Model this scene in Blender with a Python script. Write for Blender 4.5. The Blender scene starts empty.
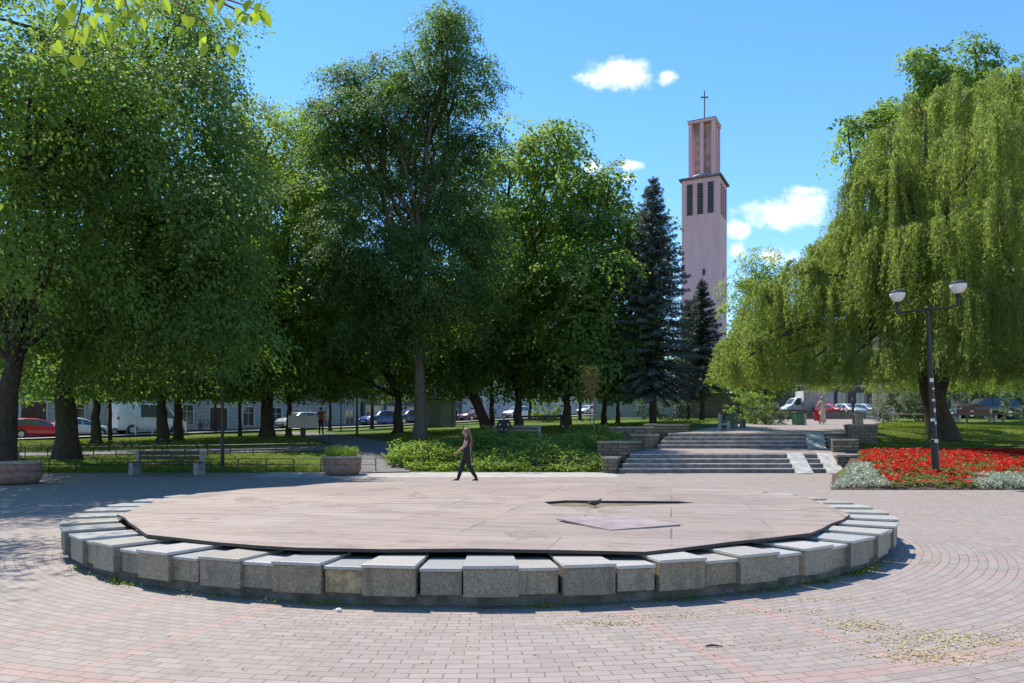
import bpy, bmesh, math, random
import numpy as np
from mathutils import Vector, Matrix, geometry
R = math.radians
PI = math.pi
random.seed(7)
rng = np.random.default_rng(11)
scene = bpy.context.scene
col = scene.collection

# ---------------------------------------------------------------- camera, sky, sun, exposure
F, HZ, CAMZ = 750.0, 437.0, 1.6           # focal length in pixels, horizon row, eye height
cam_d = bpy.data.cameras.new('camera')
cam_d.sensor_width = 36.0
cam_d.lens = 36.0 * F / 1024.0
cam_d.shift_y = (HZ - 341.5) / 1024.0
cam_d.clip_start = 0.1
cam_d.clip_end = 4000
cam = bpy.data.objects.new('camera', cam_d)
col.objects.link(cam)
cam.location = (0, 0, CAMZ)
cam.rotation_euler = (R(90), 0, 0)
scene.camera = cam

SUN_EL, SUN_AZ = R(60), R(42)             # azimuth: to the left of straight ahead
sun_dir = Vector((-math.sin(SUN_AZ) * math.cos(SUN_EL), math.cos(SUN_AZ) * math.cos(SUN_EL), math.sin(SUN_EL)))
sl = bpy.data.lights.new('sun', 'SUN')
sl.energy = 3.6
sl.angle = R(0.5)
sl.color = (1.0, 0.93, 0.82)
so = bpy.data.objects.new('sun', sl)
col.objects.link(so)
so.location = (0, 0, 80)
so.rotation_euler = (-sun_dir).to_track_quat('-Z', 'Y').to_euler()

scene.view_settings.view_transform = 'Standard'
scene.view_settings.look = 'None'
scene.view_settings.gamma = 1
scene.view_settings.use_curve_mapping = False
scene.view_settings.exposure = 1.02
scene.cycles.max_bounces = 8
scene.cycles.diffuse_bounces = 6
scene.cycles.glossy_bounces = 3
scene.cycles.transmission_bounces = 4
scene.cycles.transparent_max_bounces = 4
scene.cycles.use_denoising = True
scene.cycles.caustics_reflective = False
scene.cycles.caustics_refractive = False


class NT:
    """small helper for node trees"""
    def __init__(s, tree):
        s.t = tree
        s.n = tree.nodes
        s.l = tree.links

    def new(s, typ, **kw):
        nd = s.n.new(typ)
        for k, v in kw.items():
            setattr(nd, k, v)
        return nd

    def put(s, sock, v):
        if isinstance(v, bpy.types.NodeSocket):
            s.l.new(v, sock)
        elif v is not None:
            if isinstance(v, (tuple, list)) and len(v) == 3 and sock.type == 'RGBA':
                v = (*v, 1)
            sock.default_value = v

    def math(s, op, a, b=None, c=None, clamp=False):
        nd = s.new('ShaderNodeMath', operation=op, use_clamp=clamp)
        s.put(nd.inputs[0], a)
        s.put(nd.inputs[1], b)
        s.put(nd.inputs[2], c)
        return nd.outputs[0]

    def mix(s, f, a, b, blend='MIX'):
        nd = s.new('ShaderNodeMix', data_type='RGBA', blend_type=blend)
        s.put(nd.inputs[0], f)
        s.put(nd.inputs[6], a)
        s.put(nd.inputs[7], b)
        return nd.outputs[2]

    def ramp(s, f, stops):
        nd = s.new('ShaderNodeValToRGB')
        cr = nd.color_ramp
        while len(cr.elements) < len(stops):
            cr.elements.new(0.5)
        for e, (p, c) in zip(cr.elements, stops):
            e.position = p
            e.color = (*c, 1) if len(c) == 3 else c
        s.put(nd.inputs[0], f)
        return nd.outputs[0]

    def step(s, f, a, b):
        nd = s.new('ShaderNodeMapRange', interpolation_type='SMOOTHSTEP')
        s.put(nd.inputs[0], f)
        nd.inputs[1].default_value = a
        nd.inputs[2].default_value = b
        return nd.outputs[0]

    def noise(s, vec, scale, detail=4, rough=0.55, dist=0.0):
        nd = s.new('ShaderNodeTexNoise')
        s.put(nd.inputs['Vector'], vec)
        nd.inputs['Scale'].default_value = scale
        nd.inputs['Detail'].default_value = detail
        nd.inputs['Roughness'].default_value = rough
        nd.inputs['Distortion'].default_value = dist
        return nd.outputs[0]

    def voro(s, vec, scale, out=0, feature='F1'):
        nd = s.new('ShaderNodeTexVoronoi', feature=feature)
        s.put(nd.inputs['Vector'], vec)
        nd.inputs['Scale'].default_value = scale
        return nd.outputs[out]

    def scaled(s, vec, sc, loc=(0, 0, 0)):
        nd = s.new('ShaderNodeMapping')
        s.put(nd.inputs[0], vec)
        nd.inputs[1].default_value = loc
        nd.inputs[3].default_value = sc
        return nd.outputs[0]


world = bpy.data.worlds.new('World')
scene.world = world
world.use_nodes = True
w = NT(world.node_tree)
w.n.clear()
sky = w.new('ShaderNodeTexSky', sky_type='NISHITA', sun_disc=False)
sky.sun_elevation = SUN_EL
sky.sun_rotation = -SUN_AZ
sky.altitude = 200
sky.air_density = 1.0
sky.dust_density = 0.0
sky.ozone_density = 2.4
tc = w.new('ShaderNodeTexCoord').outputs['Generated']
sep = w.new('ShaderNodeSeparateXYZ')
w.put(sep.inputs[0], tc)
fy = w.math('MAXIMUM', sep.outputs[1], 0.01)
cu = w.math('DIVIDE', sep.outputs[0], fy)       # tangent-plane coordinates of the sky direction (world axes)
cv = w.math('DIVIDE', sep.outputs[2], fy)
comb = w.new('ShaderNodeCombineXYZ')
w.put(comb.inputs[0], cu)
w.put(comb.inputs[1], cv)
n1 = w.noise(comb.outputs[0], 38, 7, 0.62)
n2 = w.noise(comb.outputs[0], 9, 3, 0.5)
nz = w.math('ADD', w.math('MULTIPLY', n1, 2.0), w.math('MULTIPLY', n2, 0.9))
field = None
CLOUDS = [(620, 74, 34, 17, 1), (597, 78, 20, 8, .8), (667, 77, 10, 8, .75), (786, 213, 46, 15, 1), (806, 207, 24, 16, 1), (736, 229, 15, 10, .9),
          (738, 252, 10, 10, .8), (632, 165, 11, 5, .7), (592, 168, 14, 8, .8), (808, 191, 20, 5, .65), (775, 257, 22, 9, .75), (625, 178, 10, 5, .5)]
for (px, py, rx, ry, k) in CLOUDS:
    a = w.math('MULTIPLY', w.math('SUBTRACT', cu, (px - 512) / F), F / rx)
    b = w.math('MULTIPLY', w.math('SUBTRACT', cv, (HZ - py) / F), F / ry)
    rr = w.math('SQRT', w.math('ADD', w.math('MULTIPLY', a, a), w.math('MULTIPLY', b, b)))
    e = w.math('MULTIPLY', w.math('SUBTRACT', 1.25, rr), k)
    field = e if field is None else w.math('MAXIMUM', field, e)
dens = w.math('ADD', field, w.math('SUBTRACT', nz, 1.50))
cm = w.step(dens, -0.05, 1.0)
bg = w.new('ShaderNodeBackground')
bg.inputs[1].default_value = 0.132
hs = w.new('ShaderNodeHueSaturation')
hs.inputs['Saturation'].default_value = 1.24
w.put(hs.inputs['Color'], sky.outputs[0])
skyc = hs.outputs[0]
w.put(bg.inputs[0], w.mix(w.math('MULTIPLY', cm, 0.92), skyc, (5.6, 5.7, 5.9)))
wo = w.new('ShaderNodeOutputWorld')
w.l.new(bg.outputs[0], wo.inputs[0])

# ---------------------------------------------------------------- materials
def srgb(h):
    c = [int(h[i:i + 2], 16) / 255 for i in (0, 2, 4)]
    return tuple(((x / 12.92) if x <= 0.04045 else ((x + 0.055) / 1.055) ** 2.4) for x in c)


def new_mat(name):
    m = bpy.data.materials.new(name)
    m.use_nodes = True
    t = NT(m.node_tree)
    t.n.clear()
    out = t.new('ShaderNodeOutputMaterial')
    bs = t.new('ShaderNodeBsdfPrincipled')
    t.l.new(bs.outputs[0], out.inputs[0])
    return m, t, bs, out


def bump(t, bs, h, strength=0.3, dist=0.02):
    b = t.new('ShaderNodeBump')
    b.inputs['Strength'].default_value = strength
    b.inputs['Distance'].default_value = dist
    t.put(b.inputs['Height'], h)
    t.l.new(b.outputs[0], bs.inputs['Normal'])


def plain(name, c, rough=0.6, metal=0.0, var=0.25, scale=6.0, spec=0.5, bmp=0.0, coat=0.0):
    """painted or natural surface with uneven colour and gloss"""
    m, t, bs, o = new_mat(name)
    tcx = t.new('ShaderNodeTexCoord').outputs['Object']
    n = t.noise(tcx, scale, 5, 0.6)
    f = t.step(n, 0.3, 0.7)
    lo = tuple(x * (1 - var) for x in c)
    hi = tuple(min(1, x * (1 + var * 0.6)) for x in c)
    t.put(bs.inputs['Base Color'], t.mix(f, lo, hi))
    t.put(bs.inputs['Roughness'], t.math('ADD', t.math('MULTIPLY', n, 0.2), rough - 0.1))
    bs.inputs['Metallic'].default_value = metal
    bs.inputs['Specular IOR Level'].default_value = spec
    bs.inputs['Coat Weight'].default_value = coat
    if bmp:
        bump(t, bs, t.noise(tcx, scale * 4, 4), bmp, 0.02)
    return m


def leaf_mat(name, c1, c2, trans, tcol, rough=0.55, spec=0.22):
    m, t, bs, o = new_mat(name)
    at = t.new('ShaderNodeAttribute', attribute_name='tint').outputs['Fac']
    c = t.mix(at, c1, c2)
    t.put(bs.inputs['Base Color'], c)
    bs.inputs['Roughness'].default_value = rough
    bs.inputs['Specular IOR Level'].default_value = spec
    tr = t.new('ShaderNodeBsdfTranslucent')
    t.put(tr.inputs[0], t.mix(at, tuple(x * 0.75 for x in tcol), tcol))
    mx = t.new('ShaderNodeMixShader')
    mx.inputs[0].default_value = trans
    t.l.new(bs.outputs[0], mx.inputs[1])
    t.l.new(tr.outputs[0], mx.inputs[2])
    t.l.new(mx.outputs[0], o.inputs[0])
    return m


M = {}
M['leaf_dark'] = leaf_mat('leaf_dark', (.068, .130, .045), (.122, .198, .062), .52, (.27, .44, .06))
M['leaf_mid'] = leaf_mat('leaf_mid', (.078, .145, .040), (.140, .220, .055), .54, (.34, .52, .06))
M['leaf_lime'] = leaf_mat('leaf_lime', (.088, .150, .032), (.170, .230, .045), .54, (.40, .56, .05))
M['leaf_ash'] = leaf_mat('leaf_ash', (.062, .118, .042), (.112, .178, .058), .50, (.22, .38, .06))
M['leaf_willow'] = leaf_mat('leaf_willow', (.125, .180, .045), (.215, .275, .075), .58, (.46, .60, .10))
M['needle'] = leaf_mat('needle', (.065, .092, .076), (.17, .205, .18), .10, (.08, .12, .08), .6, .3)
M['needle_green'] = leaf_mat('needle_green', (.030, .055, .034), (.070, .105, .062), .12, (.06, .11, .06), .6, .3)
M['leaf_shrub'] = leaf_mat('leaf_shrub', (.095, .160, .040), (.180, .270, .065), .45, (.36, .52, .07))
M['leaf_silver'] = leaf_mat('leaf_silver', (.38, .41, .31), (.58, .60, .47), .2, (.50, .54, .40), .8, .2)
M['leaf_bush_grey'] = leaf_mat('leaf_bush_grey', (.10, .15, .075), (.20, .26, .14), .3, (.22, .30, .12), .6, .3)
M['leaf_bed'] = leaf_mat('leaf_bed', (.09, .12, .03), (.25, .26, .08), .3, (.30, .30, .08), .5, .3)
M['petal_red'] = leaf_mat('petal_red', (.48, .010, .012), (.72, .035, .022), .3, (.8, .05, .03), .5, .3)
M['leaf_near'] = leaf_mat('leaf_near', (.11, .20, .018), (.20, .30, .028), .60, (.52, .70, .05), .4, .4)
M['grass_blade'] = leaf_mat('grass_blade', (.085, .135, .020), (.190, .235, .035), .45, (.32, .40, .04), .6, .2)
M['fallen'] = leaf_mat('fallen', (.36, .28, .12), (.55, .46, .25), .2, (.6, .5, .2), .7, .2)
M['twig_dry'] = plain('twig_dry', (.16, .12, .05), .8)


def bark_mat(name, c1, c2):
    m, t, bs, o = new_mat(name)
    tcx = t.new('ShaderNodeTexCoord').outputs['Object']
    v = t.scaled(tcx, (7, 7, 1.3))
    n = t.noise(v, 2.2, 6, 0.65, 0.6)
    t.put(bs.inputs['Base Color'], t.ramp(n, [(0.3, c1), (0.5, c2), (0.72, tuple(x * 1.5 for x in c2))]))
    bs.inputs['Roughness'].default_value = 0.9
    bs.inputs['Specular IOR Level'].default_value = 0.2
    bump(t, bs, n, 0.8, 0.06)
    return m


M['bark'] = bark_mat('bark', (.018, .014, .011), (.055, .044, .034))
M['bark_pale'] = bark_mat('bark_pale', (.05, .042, .034), (.12, .10, .08))

# ground: grass
m, t, bs, o = new_mat('lawn')
P = t.new('ShaderNodeNewGeometry').outputs['Position']
n = t.noise(P, 0.35, 6, 0.6)
n2_ = t.noise(P, 9, 5, 0.7)
c = t.ramp(n, [(0.25, (.055, .095, .018)), (0.5, (.095, .145, .022)), (0.75, (.140, .170, .034))])
c = t.mix(t.math('MULTIPLY', t.step(n2_, 0.45, 0.75), 0.55), c, (.035, .060, .014))
soil = t.step(t.noise(P, 0.8, 5, 0.65), 0.58, 0.72)
c = t.mix(t.math('MULTIPLY', soil, 0.55), c, (.11, .085, .05))
t.put(bs.inputs['Base Color'], c)
bs.inputs['Roughness'].default_value = 0.95
bs.inputs['Specular IOR Level'].default_value = 0.1
bump(t, bs, n2_, 0.9, 0.08)
M['lawn'] = m

# soil under the flower bed
M['soil'] = plain('soil', (.07, .045, .030), .95, var=.5, scale=5, bmp=.8)

FC = (-0.45, 13.57)            # fountain centre


def paver_mat(name, polar):
    m, t, bs, o = new_mat(name)
    P = t.new('ShaderNodeNewGeometry').outputs['Position']
    sp = t.new('ShaderNodeSeparateXYZ')
    t.put(sp.inputs[0], P)
    x = t.math('SUBTRACT', sp.outputs[0], FC[0])
    y = t.math('SUBTRACT', sp.outputs[1], FC[1])
    if polar:
        r = t.math('SQRT', t.math('ADD', t.math('MULTIPLY', x, x), t.math('MULTIPLY', y, y)))
        th = t.math('ARCTAN2', x, t.math('MULTIPLY', y, -1))
        rs = t.math('ADD', t.math('SNAP', r, 3.0), 1.5)
        u = t.math('MULTIPLY', th, rs)
    else:
        r = y
        u = x
    cx = t.new('ShaderNodeCombineXYZ')
    t.put(cx.inputs[0], u)
    t.put(cx.inputs[1], r)
    wob = t.new('ShaderNodeVectorMath', operation='MULTIPLY_ADD')
    nn = t.new('ShaderNodeTexNoise')
    t.put(nn.inputs['Vector'], P)
    nn.inputs['Scale'].default_value = 2.0
    t.put(wob.inputs[0], nn.outputs['Color'])
    wob.inputs[1].default_value = (.02, .02, 0)
    t.put(wob.inputs[2], cx.outputs[0])
    bt = t.new('ShaderNodeTexBrick')
    bt.offset = 0.5
    t.put(bt.inputs['Vector'], wob.outputs[0])
    bt.inputs['Scale'].default_value = 1
    bt.inputs['Brick Width'].default_value = 0.20
    bt.inputs['Row Height'].default_value = 0.105
    bt.inputs['Mortar Size'].default_value = 0.0055
    bt.inputs['Mortar Smooth'].default_value = 0.3
    bt.inputs['Bias'].default_value = 0
    bt.inputs['Color1'].default_value = (0, 0, 0, 1)
    bt.inputs['Color2'].default_value = (1, 1, 1, 1)
    bt.inputs['Mortar'].default_value = (.5, .5, .5, 1)
    rnd = bt.outputs['Color']
    base = t.mix(rnd, (.245, .205, .184), (.305, .256, .229))
    big = t.noise(P, 0.35, 5, 0.6)
    base = t.mix(t.math('MULTIPLY', t.step(big, 0.35, 0.7), 0.35), base, (.30, .262, .238))
    st = t.noise(P, 2.5, 6, 0.7)
    base = t.mix(t.math('MULTIPLY', t.step(st, 0.50, 0.72), 0.45), base, (.18, .155, .135))
    if polar:
        # red borders of the radial bands (nine pairs), and a red ring
        red = None
        nb = 9
        for k in range(nb):
            a = R(-19.5) + k * 2 * PI / nb
            a = R((-20.7, 17.6)[k]) if k < 2 else R(17.6 + 38.5 * (k - 1))
            ax, ay = math.sin(a), -math.cos(a)
            along = t.math('ADD', t.math('MULTIPLY', x, ax), t.math('MULTIPLY', y, ay))
            perp = t.math('SUBTRACT', t.math('MULTIPLY', x, ay), t.math('MULTIPLY', y, ax))
            dd = t.math('ABSOLUTE', t.math('SUBTRACT', t.math('ABSOLUTE', perp), 0.60))
            mk = t.math('MULTIPLY', t.math('LESS_THAN', dd, 0.075), t.math('GREATER_THAN', along, 0))
            red = mk if red is None else t.math('MAXIMUM', red, mk)
        ring = t.math('LESS_THAN', t.math('ABSOLUTE', t.math('SUBTRACT', r, 8.93)), 0.105)
        red = t.math('MULTIPLY', t.math('MAXIMUM', red, ring), t.math('LESS_THAN', r, 9.04))
        base = t.mix(t.math('MULTIPLY', red, 0.42), base, (.37, .215, .185))
    mort = t.mix(t.step(t.noise(P, 1.2, 4), .35, .65), (.125, .106, .092), (.19, .163, .14))
    c = t.mix(bt.outputs['Fac'], base, mort)
    gr = t.math('MULTIPLY', t.step(t.noise(P, 0.6, 6, .7), 0.62, 0.75), bt.outputs['Fac'])
    c = t.mix(t.math('MULTIPLY', gr, .6), c, (.06, .075, .025))
    t.put(bs.inputs['Base Color'], c)
    t.put(bs.inputs['Roughness'], t.math('ADD', t.math('MULTIPLY', st, 0.3), 0.55))
    bs.inputs['Specular IOR Level'].default_value = 0.3
    fine = t.noise(P, 60, 3)
    h = t.math('ADD', t.math('MULTIPLY', t.math('SUBTRACT', 1.0, bt.outputs['Fac']), 1.0), t.math('MULTIPLY', fine, 0.25))
    h = t.math('ADD', h, t.math('MULTIPLY', rnd, 0.25))
    bump(t, bs, h, 0.5, 0.008)
    return m


M['pavers'] = paver_mat('pavers', True)
M['pavers_straight'] = paver_mat('pavers_straight', False)


def asphalt(name, c, sc=3):
    m, t, bs, o = new_mat(name)
    P = t.new('ShaderNodeNewGeometry').outputs['Position']
    n = t.noise(P, sc, 6, 0.65)
    g = t.noise(P, 90, 2)
    cc = t.mix(t.step(n, .3, .7), tuple(v * .75 for v in c), tuple(v * 1.2 for v in c))
    cc = t.mix(t.math('MULTIPLY', t.step(g, .5, .7), .3), cc, tuple(v * 1.6 for v in c))
    t.put(bs.inputs['Base Color'], cc)
    bs.inputs['Roughness'].default_value = .85
    bump(t, bs, g, .4, .01)
    return m


M['asphalt'] = asphalt('asphalt', (.055, .055, .058))
M['path_asphalt'] = asphalt('path_asphalt', (.12, .118, .12))
M['path_concrete'] = asphalt('path_concrete', (.33, .31, .29))


def granite(name, c_lo, c_mid, c_hi, scale=70, rough=.5, dirt=.4):
    m, t, bs, o = new_mat(name)
    oi = t.new('ShaderNodeObjectInfo').outputs['Random']
    P = t.new('ShaderNodeNewGeometry').outputs['Position']
    v = t.voro(P, scale, 1)
    bw = t.new('ShaderNodeRGBToBW')
    t.put(bw.inputs[0], v)
    n = t.noise(P, scale * .7, 3, .7)
    c = t.ramp(t.math('ADD', t.math('MULTIPLY', bw.outputs[0], .75), t.math('MULTIPLY', n, .25)),
               [(0.22, c_lo), (0.5, c_mid), (0.85, c_hi)])
    tint = t.ramp(oi, [(0, (.72, .70, .68)), (.35, (1, .98, .95)), (.7, (.86, .78, .66)), (1, (1.08, 1.02, .95))])
    c = t.mix(1.0, c, tint, 'MULTIPLY')
    d = t.noise(P, 3.0, 6, .7)
    c = t.mix(t.math('MULTIPLY', t.step(d, .48, .72), dirt), c, (.12, .10, .075))
    stn = t.noise(t.scaled(P, (5, 5, .7)), 1.6, 5, .7)
    c = t.mix(t.math('MULTIPLY', t.step(stn, .50, .70), dirt * .9), c, (.085, .07, .052))
    t.put(bs.inputs['Base Color'], c)
    t.put(bs.inputs['Roughness'], t.math('ADD', t.math('MULTIPLY', d, .3), rough - .15))
    bump(t, bs, n, .35, .006)
    return m


M['cap'] = granite('cap', (.35, .35, .35), (.44, .44, .44), (.53, .53, .525), 130, .34, .16)
M['facing'] = granite('facing', (.17, .145, .115), (.26, .225, .18), (.40, .355, .29), 85, .6, .65)
M['mortar'] = plain('mortar', (.40, .30, .18), .9, var=.45, scale=14, bmp=.9)
M['plinth'] = plain('plinth', (.16, .145, .125), .9, var=.5, scale=5, bmp=.6)
M['block_side'] = plain('block_side', (.20, .185, .165), .85, var=.4, scale=9, bmp=.5)

# fountain cover boards
m, t, bs, o = new_mat('deck')
P = t.new('ShaderNodeNewGeometry').outputs['Position']
rot = t.new('ShaderNodeMapping')
t.put(rot.inputs[0], P)
rot.inputs[2].default_value = (0, 0, R(12))
Pr = rot.outputs[0]
bt = t.new('ShaderNodeTexBrick')
bt.offset = .5
t.put(bt.inputs['Vector'], Pr)
bt.inputs['Scale'].default_value = 1
bt.inputs['Brick Width'].default_value = 2.44
bt.inputs['Row Height'].default_value = 1.22
bt.inputs['Mortar Size'].default_value = .012
bt.inputs['Mortar Smooth'].default_value = .1
bt.inputs['Color1'].default_value = (0, 0, 0, 1)
bt.inputs['Color2'].default_value = (1, 1, 1, 1)
base = t.mix(bt.outputs['Color'], (.268, .212, .188), (.325, .264, .236))
st = t.noise(t.scaled(Pr, (.32, 2.2, 1)), 2.0, 8, .72, .5)
base = t.mix(t.math('MULTIPLY', t.step(st, .47, .62), .60), base, (.165, .122, .102))
base = t.mix(t.math('MULTIPLY', t.step(st, .50, .25), .38), base, (.39, .33, .29))
bl = t.noise(P, 0.45, 5, .6)
base = t.mix(t.math('MULTIPLY', t.step(t.noise(P, .28, 3), .55, .40), .35), base, (.26, .20, .17))
base = t.mix(t.math('MULTIPLY', t.step(bl, .45, .7), .30), base, (.45, .35, .26))
sp_ = t.noise(P, 14, 4, .75)
base = t.mix(t.math('MULTIPLY', t.step(sp_, .58, .72), .55), base, (.19, .15, .14))
pk_ = t.new('ShaderNodeTexBrick')
pk_.offset = .37
t.put(pk_.inputs['Vector'], Pr)
pk_.inputs['Scale'].default_value = 1
pk_.inputs['Brick Width'].default_value = 2.44
pk_.inputs['Row Height'].default_value = .17
pk_.inputs['Mortar Size'].default_value = .006
pk_.inputs['Color1'].default_value = (0, 0, 0, 1)
pk_.inputs['Color2'].default_value = (1, 1, 1, 1)
base = t.mix(t.math('MULTIPLY', pk_.outputs['Color'], .22), base, (.20, .155, .135))
base = t.mix(t.math('MULTIPLY', pk_.outputs['Fac'], .38), base, (.10, .08, .07))
wet = t.noise(P, .9, 7, .75, .8)
base = t.mix(t.math('MULTIPLY', t.step(wet, .52, .64), .60), base, (.15, .112, .093))
base = t.mix(t.math('MULTIPLY', bt.outputs['Fac'], t.math('MULTIPLY', t.step(t.noise(P, .5, 3), .35, .6), .65)), base, (.06, .05, .045))
t.put(bs.inputs['Base Color'], base)
t.put(bs.inputs['Roughness'], t.math('ADD', t.math('MULTIPLY', st, .35), .50))
bs.inputs['Specular IOR Level'].default_value = .35
hh = t.math('ADD', t.math('MULTIPLY', st, .5), t.math('MULTIPLY', t.math('SUBTRACT', 1, bt.outputs['Fac']), .6))
hh = t.math('ADD', hh, t.math('MULTIPLY', t.noise(P, 1.3, 3), 2.0))
bump(t, bs, hh, .55, .03)
M['deck'] = m
M['board'] = plain('board', (.285, .225, .225), .6, var=.25, scale=3, bmp=.25)
M['deck_edge'] = plain('deck_edge', (.045, .038, .034), .8, var=.3)
M['basin_floor'] = plain('basin_floor', (.15, .115, .070), .95, var=.4, scale=3, bmp=.5)

# rough stone walls of the stairs
def stone(name, c1, c2, sx=.45, sy=.22):
    m, t, bs, o = new_mat(name)
    tcx = t.new('ShaderNodeTexCoord').outputs['Object']
    s3 = t.new('ShaderNodeSeparateXYZ')
    t.put(s3.inputs[0], tcx)
    cc = t.new('ShaderNodeCombineXYZ')
    t.put(cc.inputs[0], t.math('ADD', s3.outputs[0], s3.outputs[1]))
    t.put(cc.inputs[1], s3.outputs[2])
    bt = t.new('ShaderNodeTexBrick')
    t.put(bt.inputs['Vector'], cc.outputs[0])
    bt.inputs['Scale'].default_value = 1
    bt.inputs['Brick Width'].default_value = sx
    bt.inputs['Row Height'].default_value = sy
    bt.inputs['Mortar Size'].default_value = .014
    bt.inputs['Color1'].default_value = (*c1, 1)
    bt.inputs['Color2'].default_value = (*c2, 1)
    bt.inputs['Mortar'].default_value = (c1[0] * .35, c1[1] * .35, c1[2] * .35, 1)
    n = t.noise(tcx, 6, 6, .7)
    c = t.mix(t.math('MULTIPLY', t.step(n, .4, .7), .55), bt.outputs['Color'], tuple(v * .45 for v in c1))
    t.put(bs.inputs['Base Color'], c)
    bs.inputs['Roughness'].default_value = .9
    bump(t, bs, t.math('ADD', t.math('MULTIPLY', bt.outputs['Fac'], -1), n), .7, .03)
    return m


M['stone'] = stone('stone', (.145, .118, .088), (.225, .185, .138), .34, .13)
M['stone_cap'] = plain('stone_cap', (.27, .235, .19), .85, var=.35, scale=5, bmp=.4)
M['brick_red'] = stone('brick_red', (.22, .095, .07), (.30, .14, .10), .26, .08)
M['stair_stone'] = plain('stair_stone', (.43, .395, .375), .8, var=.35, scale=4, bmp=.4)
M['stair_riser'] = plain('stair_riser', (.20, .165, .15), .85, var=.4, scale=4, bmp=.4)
M['concrete'] = plain('concrete', (.40, .385, .36), .85, var=.3, scale=4, bmp=.35)
M['concrete_white'] = plain('concrete_white', (.58, .55, .52), .8, var=.2, scale=3, bmp=.2)
M['planter'] = plain('planter', (.25, .148, .12), .85, var=.3, scale=7, bmp=.5)
M['planter_rim'] = plain('planter_rim', (.34, .30, .26), .85, var=.3, scale=7, bmp=.5)
M['wood_dark'] = plain('wood_dark', (.035, .028, .024), .65, var=.35, scale=8)
M['wood_grey'] = plain('wood_grey', (.20, .165, .135), .8, var=.35, scale=8)
M['wood_warm'] = plain('wood_warm', (.23, .085, .055), .65, var=.3, scale=8)
M['bench_stone'] = plain('bench_stone', (.24, .24, .24), .85, var=.25, scale=8, bmp=.3)
M['black_metal'] = plain('black_metal', (.020, .021, .023), .45, .3, var=.3)
M['fence_metal'] = plain('fence_metal', (.030, .032, .030), .55, .4, var=.3)
M['sticker'] = plain('sticker', (.62, .62, .60), .6, var=.2)
M['lamp_glass'] = plain('lamp_glass', (.62, .62, .60), .25, var=.05)
M['steel'] = plain('steel', (.42, .43, .44), .4, .7, var=.2)
M['green_paint'] = plain('green_paint', (.045, .12, .08), .5, var=.3)
M['tower_pink'] = None
m, t, bs, o = new_mat('tower_pink')
tcx = t.new('ShaderNodeTexCoord').outputs['Object']
n = t.noise(t.scaled(tcx, (1.2, 1.2, .12)), 1.4, 6, .65)
n3 = t.noise(tcx, .25, 4, .6)
c = t.mix(t.step(n, .35, .7), (.62, .385, .42), (.55, .33, .36))
c = t.mix(t.math('MULTIPLY', t.step(n3, .4, .7), .3), c, (.65, .43, .45))
t.put(bs.inputs['Base Color'], c)
bs.inputs['Roughness'].default_value = .9
M['tower_pink'] = m
M['tower_worn'] = plain('tower_worn', (.50, .30, .29), .9, var=.35, scale=1.2)
M['tower_trim'] = plain('tower_trim', (.15, .12, .13), .8, var=.3, scale=2)
M['zinc'] = plain('zinc', (.26, .30, .34), .5, .3, var=.3, scale=2)
M['louvre'] = plain('louvre', (.035, .030, .034), .7)
M['facade_cream'] = stone('facade_cream', (.50, .46, .42), (.54, .50, .45), 1.4, .42)
M['facade_grey'] = plain('facade_grey', (.46, .44, .42), .9, var=.15, scale=1)
M['facade_shop'] = plain('facade_shop', (.14, .12, .11), .7, var=.3, scale=2)
M['facade_white'] = plain('facade_white', (.56, .53, .50), .9, var=.12, scale=1)
M['facade_brown'] = plain('facade_brown', (.17, .10, .085), .9, var=.3, scale=2)
M['facade_dark'] = plain('facade_dark', (.13, .115, .11), .9, var=.3, scale=2)
M['trim_pale'] = plain('trim_pale', (.60, .57, .53), .8, var=.15)
M['roof_tile'] = plain('roof_tile', (.12, .06, .045), .85, var=.3, scale=4)
M['door_brown'] = plain('door_brown', (.12, .055, .040), .6, var=.3)
M['glass'] = plain('glass', (.025, .030, .036), .08, var=.3, spec=.9)
M['car_glass'] = plain('car_glass', (.05, .065, .080), .06, var=.2, spec=1.0)
M['tyre'] = plain('tyre', (.018, .018, .018), .85)
M['rim'] = plain('rim', (.45, .46, .47), .35, .8)
M['plastic_dark'] = plain('plastic_dark', (.03, .03, .032), .6)
M['lamp_red'] = plain('lamp_red', (.55, .015, .012), .25)
M['lamp_clear'] = plain('lamp_clear', (.72, .74, .76), .15)
M['plate_white'] = plain('plate_white', (.75, .75, .74), .5, var=.05)
M['skin'] = plain('skin', (.50, .28, .20), .55, var=.12, scale=10)
M['hair_brown'] = plain('hair_brown', (.20, .105, .055), .55, var=.4, scale=30)
M['hair_dark'] = plain('hair_dark', (.025, .018, .014), .5, var=.3, scale=30)
M['hair_grey'] = plain('hair_grey', (.32, .29, .26), .6, var=.3, scale=30)
M['cloth_black'] = plain('cloth_black', (.016, .015, .017), .85, var=.3, scale=12)
M['cloth_brown'] = plain('cloth_brown', (.070, .030, .026), .85, var=.3, scale=12)
M['cloth_navy'] = plain('cloth_navy', (.018, .022, .045), .85, var=.3, scale=12)
M['cloth_tan'] = plain('cloth_tan', (.62, .45, .38), .85, var=.25, scale=12)
M['cloth_red'] = plain('cloth_red', (.50, .028, .035), .7, var=.2, scale=12)
M['cloth_rust'] = plain('cloth_rust', (.20, .075, .060), .8, var=.25, scale=12)
M['cloth_white'] = plain('cloth_white', (.62, .60, .57), .8, var=.15, scale=12)
M['shoe'] = plain('shoe', (.03, .03, .03), .6)
M['feather'] = plain('feather', (.035, .036, .042), .6, var=.5, scale=25)
M['kiosk'] = plain('kiosk', (.15, .17, .13), .85, var=.3, scale=2)


def paint(name, c):
    if name not in M:
        M[name] = plain(name, c, .28, var=.06, scale=2, coat=.6)
    return M[name]

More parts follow.
